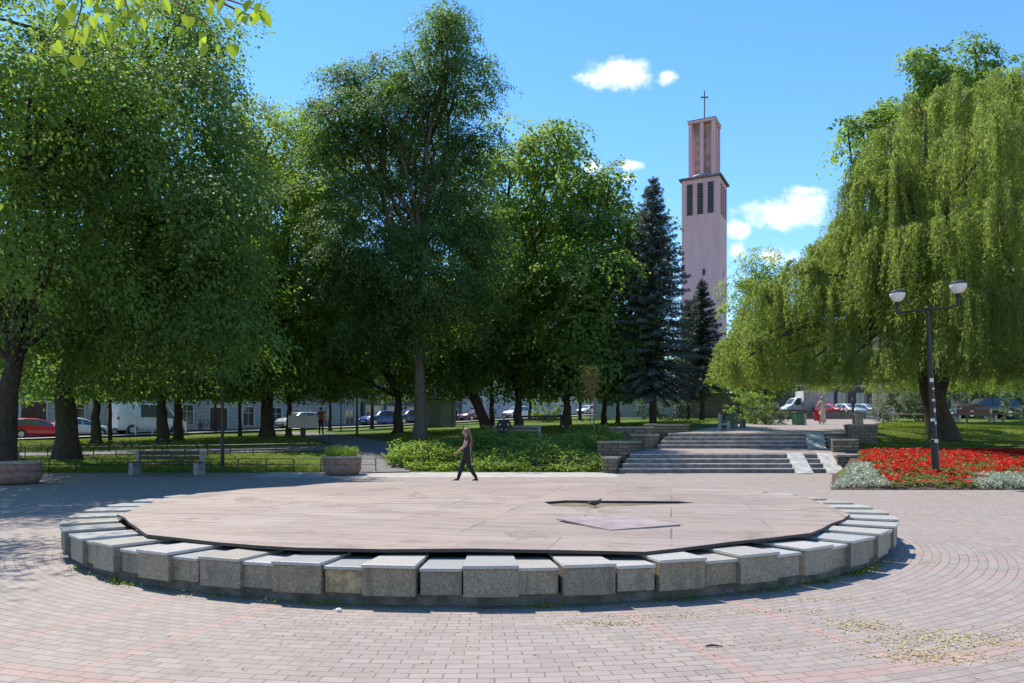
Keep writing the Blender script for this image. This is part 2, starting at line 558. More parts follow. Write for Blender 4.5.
# ---------------------------------------------------------------- mesh helpers
class MB:
    def __init__(s):
        s.v, s.f, s.m = [], [], []

    def add(s, vs, fs, mi=0):
        b = len(s.v)
        s.v += [tuple(p) for p in vs]
        s.f += [tuple(i + b for i in q) for q in fs]
        s.m += [mi] * len(fs)
        return s

    def box(s, c, sz, rz=0.0, mi=0, top=1.0):
        hx, hy, hz = sz[0] / 2, sz[1] / 2, sz[2] / 2
        cs, sn = math.cos(rz), math.sin(rz)
        vs = []
        for z in (-hz, hz):
            k = top if z > 0 else 1.0
            for x, y in ((-hx, -hy), (hx, -hy), (hx, hy), (-hx, hy)):
                x, y = x * k, y * k
                vs.append((c[0] + x * cs - y * sn, c[1] + x * sn + y * cs, c[2] + z))
        return s.add(vs, [(3, 2, 1, 0), (4, 5, 6, 7), (0, 1, 5, 4), (1, 2, 6, 5), (2, 3, 7, 6), (3, 0, 4, 7)], mi)

    def prism(s, poly, z0, z1, mi=0):
        """poly: list of xy counter clockwise; z0/z1 numbers or lists"""
        n = len(poly)
        a0 = z0 if isinstance(z0, (list, tuple)) else [z0] * n
        a1 = z1 if isinstance(z1, (list, tuple)) else [z1] * n
        vs = [(p[0], p[1], a0[i]) for i, p in enumerate(poly)] + [(p[0], p[1], a1[i]) for i, p in enumerate(poly)]
        fs = [tuple(range(n - 1, -1, -1)), tuple(range(n, 2 * n))]
        fs += [(i, (i + 1) % n, n + (i + 1) % n, n + i) for i in range(n)]
        return s.add(vs, fs, mi)

    def tube(s, pts, rad, n=8, mi=0, cap=True):
        pts = [Vector(p) for p in pts]
        if not isinstance(rad, (list, tuple)):
            rad = [rad] * len(pts)
        vs, fs = [], []
        for i, p in enumerate(pts):
            d = (pts[min(i + 1, len(pts) - 1)] - pts[max(i - 1, 0)])
            d = d.normalized() if d.length > 1e-9 else Vector((0, 0, 1))
            ref = Vector((1, 0, 0)) if abs(d.x) < 0.8 else Vector((0, 1, 0))
            a = d.cross(ref).normalized()
            b = d.cross(a)
            for k in range(n):
                an = 2 * PI * k / n
                vs.append(p + (a * math.cos(an) + b * math.sin(an)) * rad[i])
        for i in range(len(pts) - 1):
            for k in range(n):
                k2 = (k + 1) % n
                fs.append((i * n + k, i * n + k2, (i + 1) * n + k2, (i + 1) * n + k))
        if cap:
            fs.append(tuple(range(n - 1, -1, -1)))
            fs.append(tuple(range((len(pts) - 1) * n, len(pts) * n)))
        return s.add(vs, fs, mi)

    def lathe(s, prof, n=24, c=(0, 0, 0), mi=0, cap=True):
        vs, fs = [], []
        for (r, z) in prof:
            for k in range(n):
                a = 2 * PI * k / n
                vs.append((c[0] + r * math.cos(a), c[1] + r * math.sin(a), c[2] + z))
        for i in range(len(prof) - 1):
            for k in range(n):
                k2 = (k + 1) % n
                fs.append((i * n + k, i * n + k2, (i + 1) * n + k2, (i + 1) * n + k))
        if cap:
            fs.append(tuple(range(n - 1, -1, -1)))
            fs.append(tuple(range((len(prof) - 1) * n, len(prof) * n)))
        return s.add(vs, fs, mi)

    def ball(s, c, r, nu=12, nv=8, mi=0):
        r = r if isinstance(r, (tuple, list)) else (r, r, r)
        vs = [(c[0], c[1], c[2] - r[2])]
        for j in range(1, nv):
            ph = -PI / 2 + PI * j / nv
            for k in range(nu):
                a = 2 * PI * k / nu
                vs.append((c[0] + r[0] * math.cos(ph) * math.cos(a), c[1] + r[1] * math.cos(ph) * math.sin(a), c[2] + r[2] * math.sin(ph)))
        vs.append((c[0], c[1], c[2] + r[2]))
        fs = []
        for k in range(nu):
            k2 = (k + 1) % nu
            fs.append((0, 1 + k2, 1 + k))
            for j in range(nv - 2):
                a = 1 + j * nu
                fs.append((a + k, a + k2, a + nu + k2, a + nu + k))
            fs.append((1 + (nv - 2) * nu + k, 1 + (nv - 2) * nu + k2, len(vs) - 1))
        return s.add(vs, fs, mi)

    def build(s, name, mats, parent=None, smooth=False, loc=None, rz=0.0, bevel=0.0):
        me = bpy.data.meshes.new(name)
        me.from_pydata(s.v, [], s.f)
        mats = mats if isinstance(mats, (list, tuple)) else [mats]
        for mm in mats:
            me.materials.append(M[mm] if isinstance(mm, str) else mm)
        me.polygons.foreach_set('material_index', s.m)
        if smooth:
            me.polygons.foreach_set('use_smooth', [True] * len(me.polygons))
        me.update()
        o = bpy.data.objects.new(name, me)
        col.objects.link(o)
        if parent:
            o.parent = parent
        if loc is not None:
            o.location = loc
        o.rotation_euler.z = rz
        if bevel:
            bv = o.modifiers.new('bevel', 'BEVEL')
            bv.width = bevel
            bv.segments = 2
            bv.limit_method = 'ANGLE'
        return o


def tag(o, label=None, cat=None, group=None, kind=None):
    if label:
        o['label'] = label
    if cat:
        o['category'] = cat
    if group:
        o['group'] = group
    if kind:
        o['kind'] = kind
    return o


def empty(name, loc, rz=0.0, label=None, cat=None, group=None):
    o = bpy.data.objects.new(name, None)
    o.empty_display_size = .2
    col.objects.link(o)
    o.location = loc
    o.rotation_euler.z = rz
    return tag(o, label, cat, group)


KIDS = {}


def copy_tree(o, loc, rz, label=None, parent=None, scale=None):
    c = o.copy()
    col.objects.link(c)
    c.parent = parent
    if parent is None:
        c.location = loc
        c.rotation_euler.z = rz
        if label:
            c['label'] = label
        if scale:
            c.scale = scale
    for ch in list(o.children):
        copy_tree(ch, None, None, None, c)
    return c


# ---------------------------------------------------------------- terrain
GY = [-60, 20, 27.5, 30, 35, 42, 49, 60, 80, 100, 140, 220, 700]
GZ = [0, 0, .28, .40, 1.0, 1.40, 1.75, 2.1, 2.75, 3.5, 5.0, 7.0, 9.0]


def xb(y):          # right edge of the stairs / left edge of the flower bed
    return np.interp(y, [20, 22, 27.5, 33.6, 46, 58, 60], [9.0, 9.8, 12.2, 15.2, 22.5, 29, 30])


def xl(y):          # left edge of the stairs / upper plaza
    return np.interp(y, [27.5, 28.6, 31, 32.5, 33.6, 35, 40, 46, 55, 58], [3.9, 4.5, 5.2, 6.3, 7.0, 8.3, 10.5, 14, 19.5, 24])


STEP0 = [27.5, 27.85, 28.2, 28.55]
STEP1 = [32.5, 32.85, 33.2, 33.55]


def stair_z(y):
    return np.interp(y, [27.5, 28.6, 32.5, 33.6, 58], [.28, .96, 1.10, 1.78, 3.0])


def sm(a):
    a = np.clip(a, 0, 1)
    return a * a * (3 - 2 * a)


def H(x, y):
    x = np.asarray(x, float)
    y = np.asarray(y, float)
    g = np.interp(y, GY, GZ)
    s = np.clip((y - 28) / 8, 0, 1)
    xs = np.clip(x, -60, 12) + 13
    z = g + np.where(xs > 0, .036, .024) * xs * s
    z = z - .03 * (y < 27.4)
    b = np.interp(y, [21.7, 22.0, 24, 28, 31, 34, 36], [0, .06, .32, .56, .3, 0, 0])
    z = z + b * sm((x - xb(y)) / .5 + .5) * (y > 21.6)
    inc = (x > xl(y) - .3) & (x < xb(y) + .1) & (y > 27.3)
    zc = stair_z(y) - .06 - .12 * (y < 34)
    k = np.where(inc, 1 - sm((y - 52) / 6), 0)
    z = z * (1 - k) + zc * k
    return z


def hz(x, y):
    return float(H(x, y))


def at(px, d, z=None):
    x = (px - 512) / F * d
    return Vector((x, d, hz(x, d) if z is None else z))


def P3(px, py, d):
    return Vector(((px - 512) / F * d, d, CAMZ - (py - HZ) / F * d))


def grid_axis(parts):
    out = []
    for a, b, st in parts:
        out += list(np.arange(a, b, st))
    return np.array(out + [parts[-1][1]])


gx = grid_axis([(-500, -80, 30), (-80, -44, 3), (-44, 30, .5), (30, 60, 3), (60, 500, 40)])
gy = grid_axis([(-60, 10, 10), (10, 20, 1), (20, 44, .3), (44, 70, 1), (70, 160, 6), (160, 700, 45)])


def grid_sheet(name, X, Y, Z, mat, kind='structure', smooth=True):
    ny, nx = X.shape
    v = np.stack([X, Y, Z], -1).reshape(-1, 3)
    idx = np.arange(nx * ny).reshape(ny, nx)
    f = np.stack([idx[:-1, :-1], idx[:-1, 1:], idx[1:, 1:], idx[1:, :-1]], -1).reshape(-1, 4)
    me = bpy.data.meshes.new(name)
    me.vertices.add(len(v))
    me.vertices.foreach_set('co', v.ravel())
    me.loops.add(f.size)
    me.loops.foreach_set('vertex_index', f.ravel())
    me.polygons.add(len(f))
    me.polygons.foreach_set('loop_start', np.arange(0, f.size, 4))
    me.update(calc_edges=True)
    me.polygons.foreach_set('use_smooth', [smooth] * len(f))
    me.materials.append(M[mat])
    me.validate()
    o = bpy.data.objects.new(name, me)
    col.objects.link(o)
    tag(o, kind=kind)
    return o


X, Y = np.meshgrid(gx, gy)
grid_sheet('ground', X, Y, H(X, Y), 'lawn')

# the paved square (everything in front of the lawns)
px_ = grid_axis([(-60, -30, 5), (-30, 30, 1.0), (30, 60, 5)])
py_ = grid_axis([(-40, 18, 2), (18, 27.3, .5)])
py_ = np.append(py_, 27.6)
X, Y = np.meshgrid(px_, py_)
grid_sheet('square_paving', X, Y, np.interp(Y, GY, GZ), 'pavers')
# pale concrete strip along the lawn edge
X, Y = np.meshgrid(np.linspace(-9, 3.7, 20), np.array([25.6, 26.2, 26.8, 27.7]))
grid_sheet('concrete_strip', X, Y, np.interp(Y, GY, GZ) + .006, 'path_concrete')


def ribbon(name, pts, width, mat, up=.02, n=40, zf=None):
    pts = np.array(pts, float)
    seg = np.r_[0, np.cumsum(np.hypot(*np.diff(pts, axis=0).T))]
    t_ = np.linspace(0, seg[-1], n)
    cx = np.interp(t_, seg, pts[:, 0])
    cy = np.interp(t_, seg, pts[:, 1])
    if len(pts) > 2:
        for _ in range(6):
            cx[1:-1] = (cx[:-2] + cx[1:-1] * 2 + cx[2:]) / 4
            cy[1:-1] = (cy[:-2] + cy[1:-1] * 2 + cy[2:]) / 4
    dx, dy = np.gradient(cx), np.gradient(cy)
    L = np.hypot(dx, dy)
    nx, ny = -dy / L, dx / L
    ks = np.linspace(-.5, .5, max(2, int(width / .8) + 1))
    X = cx[:, None] + nx[:, None] * width * ks[None]
    Y = cy[:, None] + ny[:, None] * width * ks[None]
    return grid_sheet(name, X[:, ::-1], Y[:, ::-1], H(X, Y)[:, ::-1] + up, mat)


ribbon('park_path', [(-4.9, 27.4), (-5.6, 31), (-7.2, 36), (-10.0, 42), (-13.0, 49), (-18, 58)], 2.3, 'path_asphalt', .045, 60)
ribbon('cross_path', [(-6.2, 34.6), (-15, 35.0), (-45, 35.5)], 2.2, 'path_asphalt', .035, 80)
# upper square behind the steps
yy = np.r_[33.95, np.arange(34.3, 58.1, .6)]
kk = np.linspace(0, 1, 16)
X = xl(yy)[:, None] * (1 - kk) + xb(yy)[:, None] * kk
Y = np.repeat(yy[:, None], 16, 1)
Z = np.maximum(H(X, Y) + .05, 0)
Z[0] = 1.78
grid_sheet('upper_square', X, Y, Z, 'pavers_straight')

# the street that climbs away on the left, with pavements
SD = Vector((.63, .777, 0)).normalized()
SN = Vector((-SD.y, SD.x, 0))
S0 = Vector((-35, 55, 0))


def street(t_, off, dz=0.0):
    p = S0 + SD * t_ + SN * off
    p.z = hz(p.x, p.y) + dz
    return p


def street_sheet(name, o0, o1, mat, up):
    c0, c1 = street(-40, (o0 + o1) / 2), street(130, (o0 + o1) / 2)
    return ribbon(name, [(c0.x, c0.y), (c1.x, c1.y)], abs(o1 - o0), mat, up, 90)


street_sheet('near_pavement', -4.2, -1.3, 'path_concrete', .16)
street_sheet('street', -1.25, 6.6, 'asphalt', .07)
street_sheet('far_pavement', 6.65, 9.2, 'path_concrete', .19)
# street on the right, beyond the upper square
ribbon('cross_street', [(10, 92), (80, 100)], 16, 'asphalt', .08, 40)

# ---------------------------------------------------------------- the dry fountain
RF = 6.60
NB = 44
ft = empty('fountain', (FC[0], FC[1], 0), 0, 'large round dry fountain edged with alternating grey stone blocks, boarded over', 'fountain')
mb = MB()
mb.lathe([(5.80, .0), (6.46, .0), (6.46, .11), (5.80, .11)], 132)
v = mb.v
mb.build('plinth', 'plinth', ft)
mb = MB()
mb.lathe([(5.86, .0), (5.86, .36)], 96, cap=False)
mb.lathe([(.01, .06), (5.86, .06)], 96, cap=False)
mb.build('basin', 'basin_floor', ft)
rr_ = random.Random(3)
da = 2 * PI / NB
a_raise = da * .56            # raised block takes a bit more than half of the pitch
for i in range(NB):
    for part in (0, 1):
        raised = part == 0
        a0 = i * da + (0 if raised else a_raise)
        a1 = i * da + (a_raise if raised else da)
        am = (a0 + a1) / 2
        hw = (a1 - a0) / 2
        ro = RF if raised else RF - .055
        zt = .410 if raised else .372
        zt += rr_.uniform(-.006, .006)
        ro += rr_.uniform(-.012, .012)
        ri = 5.90
        gap = .004 if raised else .006

        def ring(r0, r1, z0, z1, g, mbx, mi=0, n=2):
            pts = []
            for r in (r0, r1):
                row = []
                for k in range(n + 1):
                    a = -hw + 2 * hw * k / n
                    xx = math.sin(a) * r
                    if k == 0:
                        xx += g
                    if k == n:
                        xx -= g
                    # flat chord faces: the blocks are straight
                    row.append((xx, r if k in (0, n) else r))
                pts.append(row)
            poly = [(p[0], -math.cos(hw) * p[1]) for p in pts[1]] + [(p[0], -math.cos(hw) * p[1]) for p in reversed(pts[0])]
            mbx.prism(poly, z0, z1, mi)
        tilt = rr_.uniform(-.006, .006)
        cap = MB()
        ring(ri, ro + .022, zt - .034, zt, gap, cap)
        # each object sits at the fountain centre and is turned into place
        oc = cap.build('cap_slab', 'cap', ft, rz=am + tilt, bevel=.007)
        fc = MB()
        broken = raised and False
        ring(ro - .16, ro, .105 if raised else .115, zt - .036, gap + .003, fc)
        # which block is the broken one in front, left of the middle
        wx = FC[0] + math.sin(am) * RF
        wy = FC[1] - math.cos(am) * RF
        pxx = 512 + F * wx / max(wy, .1)
        isb = wy < 8 and 305 < pxx < 362
        of = fc.build('facing_panel', 'mortar' if isb else 'facing', ft, rz=am + tilt, bevel=.008)
        if isb:
            of['label'] = 'broken facing with bare tan mortar'
        core = MB()
        ring(ri + .01, ro - .162, .112, zt - .036, gap + .006, core)
        if raised:
            CORE = core.build('block_core', 'block_side', of, rz=0)

# boards that cover the basin
dk = empty('deck_cover', (FC[0], FC[1], 0), 0, 'wide flat pinkish board cover laid over the basin of the dry round fountain', 'deck')
verts = [(-5.32, -2.62), (-3.82, -4.80), (-1.70, -5.98), (1.78, -6.06), (3.92, -4.85), (5.46, -2.45), (6.0, .6), (5.35, 3.0), (3.6, 4.95), (1.4, 5.95), (-1.6, 5.95), (-3.8, 4.8), (-5.4, 2.8), (-6.0, .1)]
rj = random.Random(21)
vv = []
for i, p in enumerate(verts):
    q = verts[(i + 1) % len(verts)]
    dx, dy = q[0] - p[0], q[1] - p[1]
    L_ = math.hypot(dx, dy)
    vv.append(p)
    for k in (1, 2, 3):
        j_ = rj.uniform(-.035, .03)
        vv.append((p[0] + dx * k / 4 + dy / L_ * j_, p[1] + dy * k / 4 - dx / L_ * j_))
verts = vv
hole = [(1.00, -.42), (1.14, -1.22), (1.75, -1.36), (2.30, -1.20), (3.62, -.62), (3.42, -.28), (2.2, -.18), (1.4, -.10)]
ZD = .462
zz = [ZD + .012 * math.sin(i * .9) + rj.uniform(-.006, .012) for i in range(len(verts))]


def tess(outer, inner, z):
    tri = geometry.tessellate_polygon([[Vector((*p, 0)) for p in outer], [Vector((*p, 0)) for p in inner]])
    allp = list(outer) + list(inner)
    return allp, tri


allp, tri = tess(verts, hole, ZD)
zs = zz + [ZD] * len(hole)
mb = MB()
topv = [(p[0], p[1], zs[i]) for i, p in enumerate(allp)]
fs = []
for (a, b, c_) in tri:
    A, B, C_ = (Vector(allp[k]) for k in (a, b, c_))
    fs.append((a, b, c_) if (B - A).cross(C_ - A) > 0 else (a, c_, b))
mb.add(topv, fs, 0)
mb.add([(p[0], p[1], p[2] - .035) for p in topv], [tuple(reversed(f)) for f in fs], 1)
n = len(verts)
mb.add([topv[i] for i in range(n)] + [(topv[i][0], topv[i][1], topv[i][2] - .035) for i in range(n)],
       [(i, i + n, (i + 1) % n + n, (i + 1) % n) for i in range(n)], 1)
hv = topv[n:]
nh = len(hole)
mb.add(list(hv) + [(p[0], p[1], p[2] - .035) for p in hv], [(i, (i + 1) % nh, (i + 1) % nh + nh, i + nh) for i in range(nh)], 1)
mb.build('deck_boards', ['deck', 'deck_edge'], dk)
mb = MB()
for k in range(-4, 5):
    yk = k * 1.3
    L = math.sqrt(max(5.7 ** 2 - yk ** 2, .1))
    if -1.5 < yk < 0.2:
        mb.box(((-L + .8) / 2, yk, .335), (L + .8, .08, .17))
        mb.box(((L + 3.75) / 2, yk, .335), (L - 3.75, .08, .17))
    else:
        mb.box((0, yk, .335), (2 * L, .08, .17))
    for s in (-.6, 0, .6):
        mb.box((L * s, yk, .155), (.12, .07, .19))
mb.build('joist', 'deck_edge', dk)

mb = MB()
mb.box((2.3, -.75, .405), (3.0, 1.5, .03))
mb.build('sub_floor', 'basin_floor', dk)
bd = MB()
c4 = [(-.76, .13), (-.18, -1.05), (.78, -.50), (.20, .55)]
bd.prism(c4, 0, .022)
bo = bd.build('loose_board', 'board', None, loc=(1.36, 10.02, ZD + .016), bevel=.003)
bo.rotation_euler = (R(.5), R(.2), 0)
tag(bo, 'loose purplish grey board lying on the deck in front of the opening', 'board')

# ---------------------------------------------------------------- stairs
st = empty('stairs', (0, 0, 0), 0, 'two broad flights of worn grey stone steps with a landing between', 'stairs')


def flight(ys, z0, rise, back_y, name):
    for k, y in enumerate(ys):
        z = z0 + rise * (k + 1)
        xa, xc = float(xl(y)), float(xb(y)) - .05
        y1 = ys[k + 1] + .06 if k + 1 < len(ys) else back_y
        o = MB()
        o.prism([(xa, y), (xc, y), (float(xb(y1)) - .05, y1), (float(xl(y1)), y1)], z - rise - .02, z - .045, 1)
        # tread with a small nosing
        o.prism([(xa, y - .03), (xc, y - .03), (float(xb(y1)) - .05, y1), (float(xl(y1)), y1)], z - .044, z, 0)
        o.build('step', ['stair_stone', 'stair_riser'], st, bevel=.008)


flight(STEP0, .28, .17, 29.0, 'step')
flight(STEP1, 1.10, .17, 34.0, 'step')
ly = np.linspace(28.95, 32.6, 8)
mb = MB()
for i in range(7):
    y0, y1 = ly[i], ly[i + 1]
    xa, xc, xd, xe = float(xl(y0)) - .1, float(xb(y0)) - .05, float(xb(y1)) - .05, float(xl(y1)) - .1
    z0 = float(np.interp(y0, [28.6, 32.5], [.962, 1.105]))
    z1 = float(np.interp(y1, [28.6, 32.5], [.962, 1.105]))
    mb.add([(xa, y0, z0), (xc, y0, z0), (xd, y1, z1), (xe, y1, z1)], [(0, 1, 2, 3)])
mb.build('landing', 'pavers_straight', st)
# ramps for prams over the lower flight, at its right end
for xr, nm in ((10.30, 0), (11.45, 1)):
    rp = MB()
    wv = .62
    sh = .16
    rp.add([(xr, 27.10, .288), (xr + wv, 27.10, .288), (xr + wv + sh, 28.60, 1.0), (xr + sh, 28.60, 1.0),
            (xr, 27.10, .22), (xr + wv, 27.10, .22), (xr + wv + sh, 28.60, .30), (xr + sh, 28.60, .30)],
           [(0, 1, 2, 3), (0, 4, 5, 1), (1, 5, 6, 2), (0, 3, 7, 4), (3, 2, 6, 7)])
    rp.build('ramp', 'concrete', st, bevel=.01)
rp = MB()
rp.add([(12.65, 32.06, 1.10), (13.45, 32.06, 1.10), (13.95, 33.60, 1.82), (13.15, 33.60, 1.82),
        (12.65, 32.06, 1.03), (13.45, 32.06, 1.03), (13.95, 33.60, 1.1), (13.15, 33.60, 1.1)],
       [(0, 1, 2, 3), (0, 4, 5, 1), (1, 5, 6, 2), (0, 3, 7, 4), (3, 2, 6, 7)])
o = rp.build('ramp', 'concrete', st, bevel=.01)
o['label'] = 'patched grey concrete ramp on the upper flight'

# stepped stone walls beside the stairs
def wall_set(name, label, segs):
    root = empty(name, (0, 0, 0), 0, label, 'wall')
    for (poly, z0, z1) in segs:
        o = MB()
        o.prism(poly, z0, z1 - .085)
        cx = sum(p[0] for p in poly) / len(poly)
        cy = sum(p[1] for p in poly) / len(poly)
        big = [(p[0] + math.copysign(.04, p[0] - cx), p[1] + math.copysign(.04, p[1] - cy)) for p in poly]
        w_ = o.build('wall_block', 'stone', root, bevel=.02)
        c_ = MB()
        c_.prism(big, z1 - .083, z1)
        c_.build('cap_stone', 'stone_cap', w_, bevel=.015)
    return root


def quad(x0, y0, x1, y1, wd=.45):
    d = Vector((x1 - x0, y1 - y0)).normalized()
    nn = Vector((-d.y, d.x)) * wd
    return [(x0, y0), (x1, y1), (x1 + nn.x, y1 + nn.y), (x0 + nn.x, y0 + nn.y)]


wall_set('retaining_wall', 'stepped rough stone wall left of the stairs, below the blue spruce', [
    (quad(3.80, 27.35, 4.25, 28.9, .5), .0, .86),
    (quad(4.42, 28.75, 5.45, 31.2, 1.2), .1, 1.44),
    (quad(5.50, 31.0, 6.55, 33.4, .6), .4, 1.72),
    (quad(6.35, 33.9, 8.35, 35.4, .5), .9, 2.20),
    ([(4.4, 34.2), (6.3, 33.5), (6.3, 33.95), (4.5, 34.7)], .6, 2.06)])
wall_set('stair_wall', 'stepped rough stone wall right of the stairs, beside the red flower bed', [
    ([(12.02, 27.7), (12.75, 27.5), (13.15, 29.3), (12.45, 29.5)], .1, .95),
    ([(12.65, 29.6), (13.6, 29.4), (14.7, 32.2), (13.7, 32.4)], .3, 1.52),
    ([(14.55, 32.45), (15.75, 32.3), (16.2, 34.0), (15.15, 34.2)], .6, 2.16)])
mb = MB()
mb.box((0, 0, .19), (.36, .36, .38), top=.9)
mb.box((0, 0, .41), (.40, .40, .06))
o = mb.build('gate_post', 'stone_cap', None, loc=(15.35, 33.3, 2.16), bevel=.015)
tag(o, 'short square stone post standing on top of the wall right of the stairs', 'post')

# ---------------------------------------------------------------- street furniture
def make_bench(label, loc, rz, width, slat, group=None, ends='bench_stone', nback=2, nseat=3):
    """front of the bench looks along local -y"""
    b = empty('park_bench', loc, rz, label, 'bench', group)
    for s in (-1, 1):
        e = MB()
        x = s * (width / 2 - .10)
        e.box((x, -.20, .22), (.16, .16, .44), top=.94)
        e.box((x, .22, .42), (.16, .14, .84), top=.94)
        e.box((x, .02, .33), (.13, .34, .10))
        e.build('bench_end', ends, b, bevel=.012)
    for k in range(nseat):
        e = MB()
        e.box((0, -.22 + k * .15, .455), (width - .10, .125, .035))
        e.build('seat_slat', slat, b, bevel=.006)
    for k in range(nback):
        e = MB()
        e.box((0, .125 - .0 + .01 * k, .60 + k * .17), (width - .36, .035, .125))
        e.build('back_slat', slat, b, bevel=.006)
    return b


make_bench('dark wooden bench with pale stone ends at the edge of the left lawn', tuple(at(167, 26.5, .26)), R(-4), 2.55, 'wood_dark')
b_man = at(517, 34.4)
make_bench('bench behind the green bushes on which the man in navy sits', (b_man.x, b_man.y, b_man.z), R(0), 2.25, 'wood_grey')
p = at(612, 48)
make_bench('all dark bench under the tree behind the seated man', (at(541, 44).x, 44, hz(*at(541, 44).xy)), R(0), 2.6, 'wood_dark', ends='wood_dark')
make_bench('pale stone bench nearest the top of the stairs, seen from its end', (10.55, 37.2, hz(10.55, 37.2)), R(72), 1.9, 'wood_grey')
make_bench('greenish bench further up the square, before the round bush', (12.35, 40.8, hz(12.35, 40.8)), R(68), 1.9, 'green_paint', ends='green_paint')
make_bench('stone ended bench partly hidden by the tree trunk at the left edge', tuple(at(-12, 27.6)), R(-10), 2.2, 'wood_dark')
bx = at(975, 46)
make_bench('bench with reddish brown slats and white ends beyond the willow trunk', tuple(bx), R(4), 2.5, 'wood_warm', ends='concrete_white', nback=3)


def make_bin(label, loc, group=None, k=1.0):
    b = empty('litter_bin', loc, R(10), label, 'bin', group)
    e = MB()
    e.box((0, 0, .42 * k), (.52 * k, .52 * k, .76 * k), top=1.06)
    e.build('bin_body', 'green_paint', b, bevel=.03)
    e = MB()
    e.box((0, 0, .835 * k), (.60 * k, .60 * k, .06 * k), top=.9)
    e.build('bin_lid', 'green_paint', b, bevel=.015)
    e = MB()
    e.box((.42 * k, .0, .40 * k), (.16 * k, .30 * k, .72 * k))
    e.build('ash_box', 'concrete', b, bevel=.01)
    return b


make_bin('dark green litter bin with a pale side box on the upper square', (17.0, 44.6, hz(17.0, 44.6)), None, .95)
make_bin('green litter bin beside the greenish bench', (11.55, 40.2, hz(11.55, 40.2)), None, .9)


def make_planter(label, loc, k=1.0, plants=True):
    b = empty('planter', loc, 0, label, 'planter')
    e = MB()
    prof = [(.50, 0), (.58, .04), (.66, .16), (.685, .28), (.66, .335), (.645, .345), (.665, .36), (.69, .45), (.685, .56), (.665, .60), (.60, .60), (.57, .50), (.1, .48)]
    e.lathe([(r * k, z * k) for r, z in prof], 40)
    e.build('bowl', 'planter', b, smooth=True)
    e = MB()
    e.lathe([(.63 * k, .595 * k), (.70 * k, .60 * k), (.71 * k, .66 * k), (.62 * k, .665 * k), (.60 * k, .60 * k)], 40, cap=False)
    e.build('rim', 'planter_rim', b, smooth=False)
    e = MB()
    e.lathe([(.01, .60 * k), (.62 * k, .585 * k)], 30, cap=False)
    e.build('earth', 'soil', b)
    return b


pl_mid = at(342, 26.8, float(np.interp(26.8, GY, GZ)))
pl1 = make_planter('round concrete planter with light green plants before the sunny lawn', tuple(pl_mid), 1.0)
pl_l = at(16, 23.6, float(np.interp(23.6, GY, GZ)))
make_planter('shaded concrete planter without tall plants at the left edge', tuple(pl_l), 1.05)


def lamp_globe(mbg, mbc, mbn, c, k=1.0):
    mbg.lathe([(.07 * k, 0), (.15 * k, .05 * k), (.225 * k, .17 * k), (.245 * k, .27 * k), (.235 * k, .30 * k)], 20, c)
    mbc.lathe([(.25 * k, .30 * k), (.255 * k, .325 * k), (.17 * k, .385 * k), (.02, .41 * k)], 20, c)
    mbn.lathe([(.06 * k, -.10 * k), (.09 * k, -.02 * k), (.075 * k, .004)], 14, c)


def make_lamp(label, loc, h, arms, r0=.10, stickers=False, lean=(0, 0), group=None):
    b = empty('street_lamp', loc, 0, label, 'street lamp', group)
    e = MB()
    lx, ly = lean
    e.tube([(0, 0, 0), (0, 0, .05)], [r0 * 1.7, r0 * 1.6], 14)
    e.tube([(0, 0, .05), (lx * .2, ly * .2, h * .22), (lx * .22, ly * .22, h * .225)], [r0, r0, r0 * .85], 14)
    e.tube([(lx * .22, ly * .22, h * .225), (lx * .5, ly * .5, h * .5), (lx, ly, h)], [r0 * .78, r0 * .72, r0 * .5], 12)
    e.ball((lx, ly, h + .02), r0 * .75)
    e.build('pole', 'black_metal', b, smooth=False)
    for (dx, dy, dz, gl) in arms:
        a = MB()
        if abs(dx) > .05:
            a.tube([(lx, ly, h - .03), (lx + dx * .55, ly + dy * .5, h - .01 + dz * .4), (lx + dx, ly + dy, h + dz)], [.035, .03, .028], 8)
        a.tube([(lx + dx, ly + dy, h + dz - .02), (lx + dx, ly + dy, h + dz + .28)], [.045, .045], 8)
        ao = a.build('arm', 'black_metal', b)
        g, c_, n_ = MB(), MB(), MB()
        lamp_globe(g, c_, n_, (lx + dx, ly + dy, h + dz + .36), gl)
        c_.build('lamp_cap', 'black_metal', ao)
        n_.build('lamp_neck', 'black_metal', ao)
        g.build('lamp_shade', 'lamp_glass', ao, smooth=True)
    if stickers:
        rs = random.Random(5)
        for z in (1.05, 1.62, 1.72, 2.0, 2.35, 2.72, 2.95):
            s_ = MB()
            rr2 = (r0 if z < h * .22 else r0 * .78) + .004
            an = rs.uniform(-2.3, -.8)
            hh2, ww = rs.uniform(.05, .13), rs.uniform(.7, 1.5)
            vs, fs2 = [], []
            for k in range(7):
                t_ = an - ww / 2 + ww * k / 6
                vs += [(lx * z / h + rr2 * math.cos(t_), ly * z / h + rr2 * math.sin(t_), z), (lx * z / h + rr2 * math.cos(t_), ly * z / h + rr2 * math.sin(t_), z + hh2)]
            for k in range(6):
                fs2.append((2 * k, 2 * k + 2, 2 * k + 3, 2 * k + 1))
            s_.add(vs, fs2)
            s_.build('sticker', 'sticker', b)
    return b


lp = at(936, 23.6)
make_lamp('black twin armed street lamp with two white shades among the red flowers', tuple(lp), 5.25, [(-.80, .28, -.09, .96), (.80, -.28, .07, 1.0)], .108, True, (-.27, 0))
make_lamp('slim black street lamp on the left lawn between the bench and the planter', tuple(at(222.5, 29.5)), 5.0, [(0, 0, .0, .8)], .075)
make_lamp('slim street lamp with one white shade far back between the dark trees', tuple(at(357, 47)), 5.2, [(0, 0, .0, 1.05)], .075)


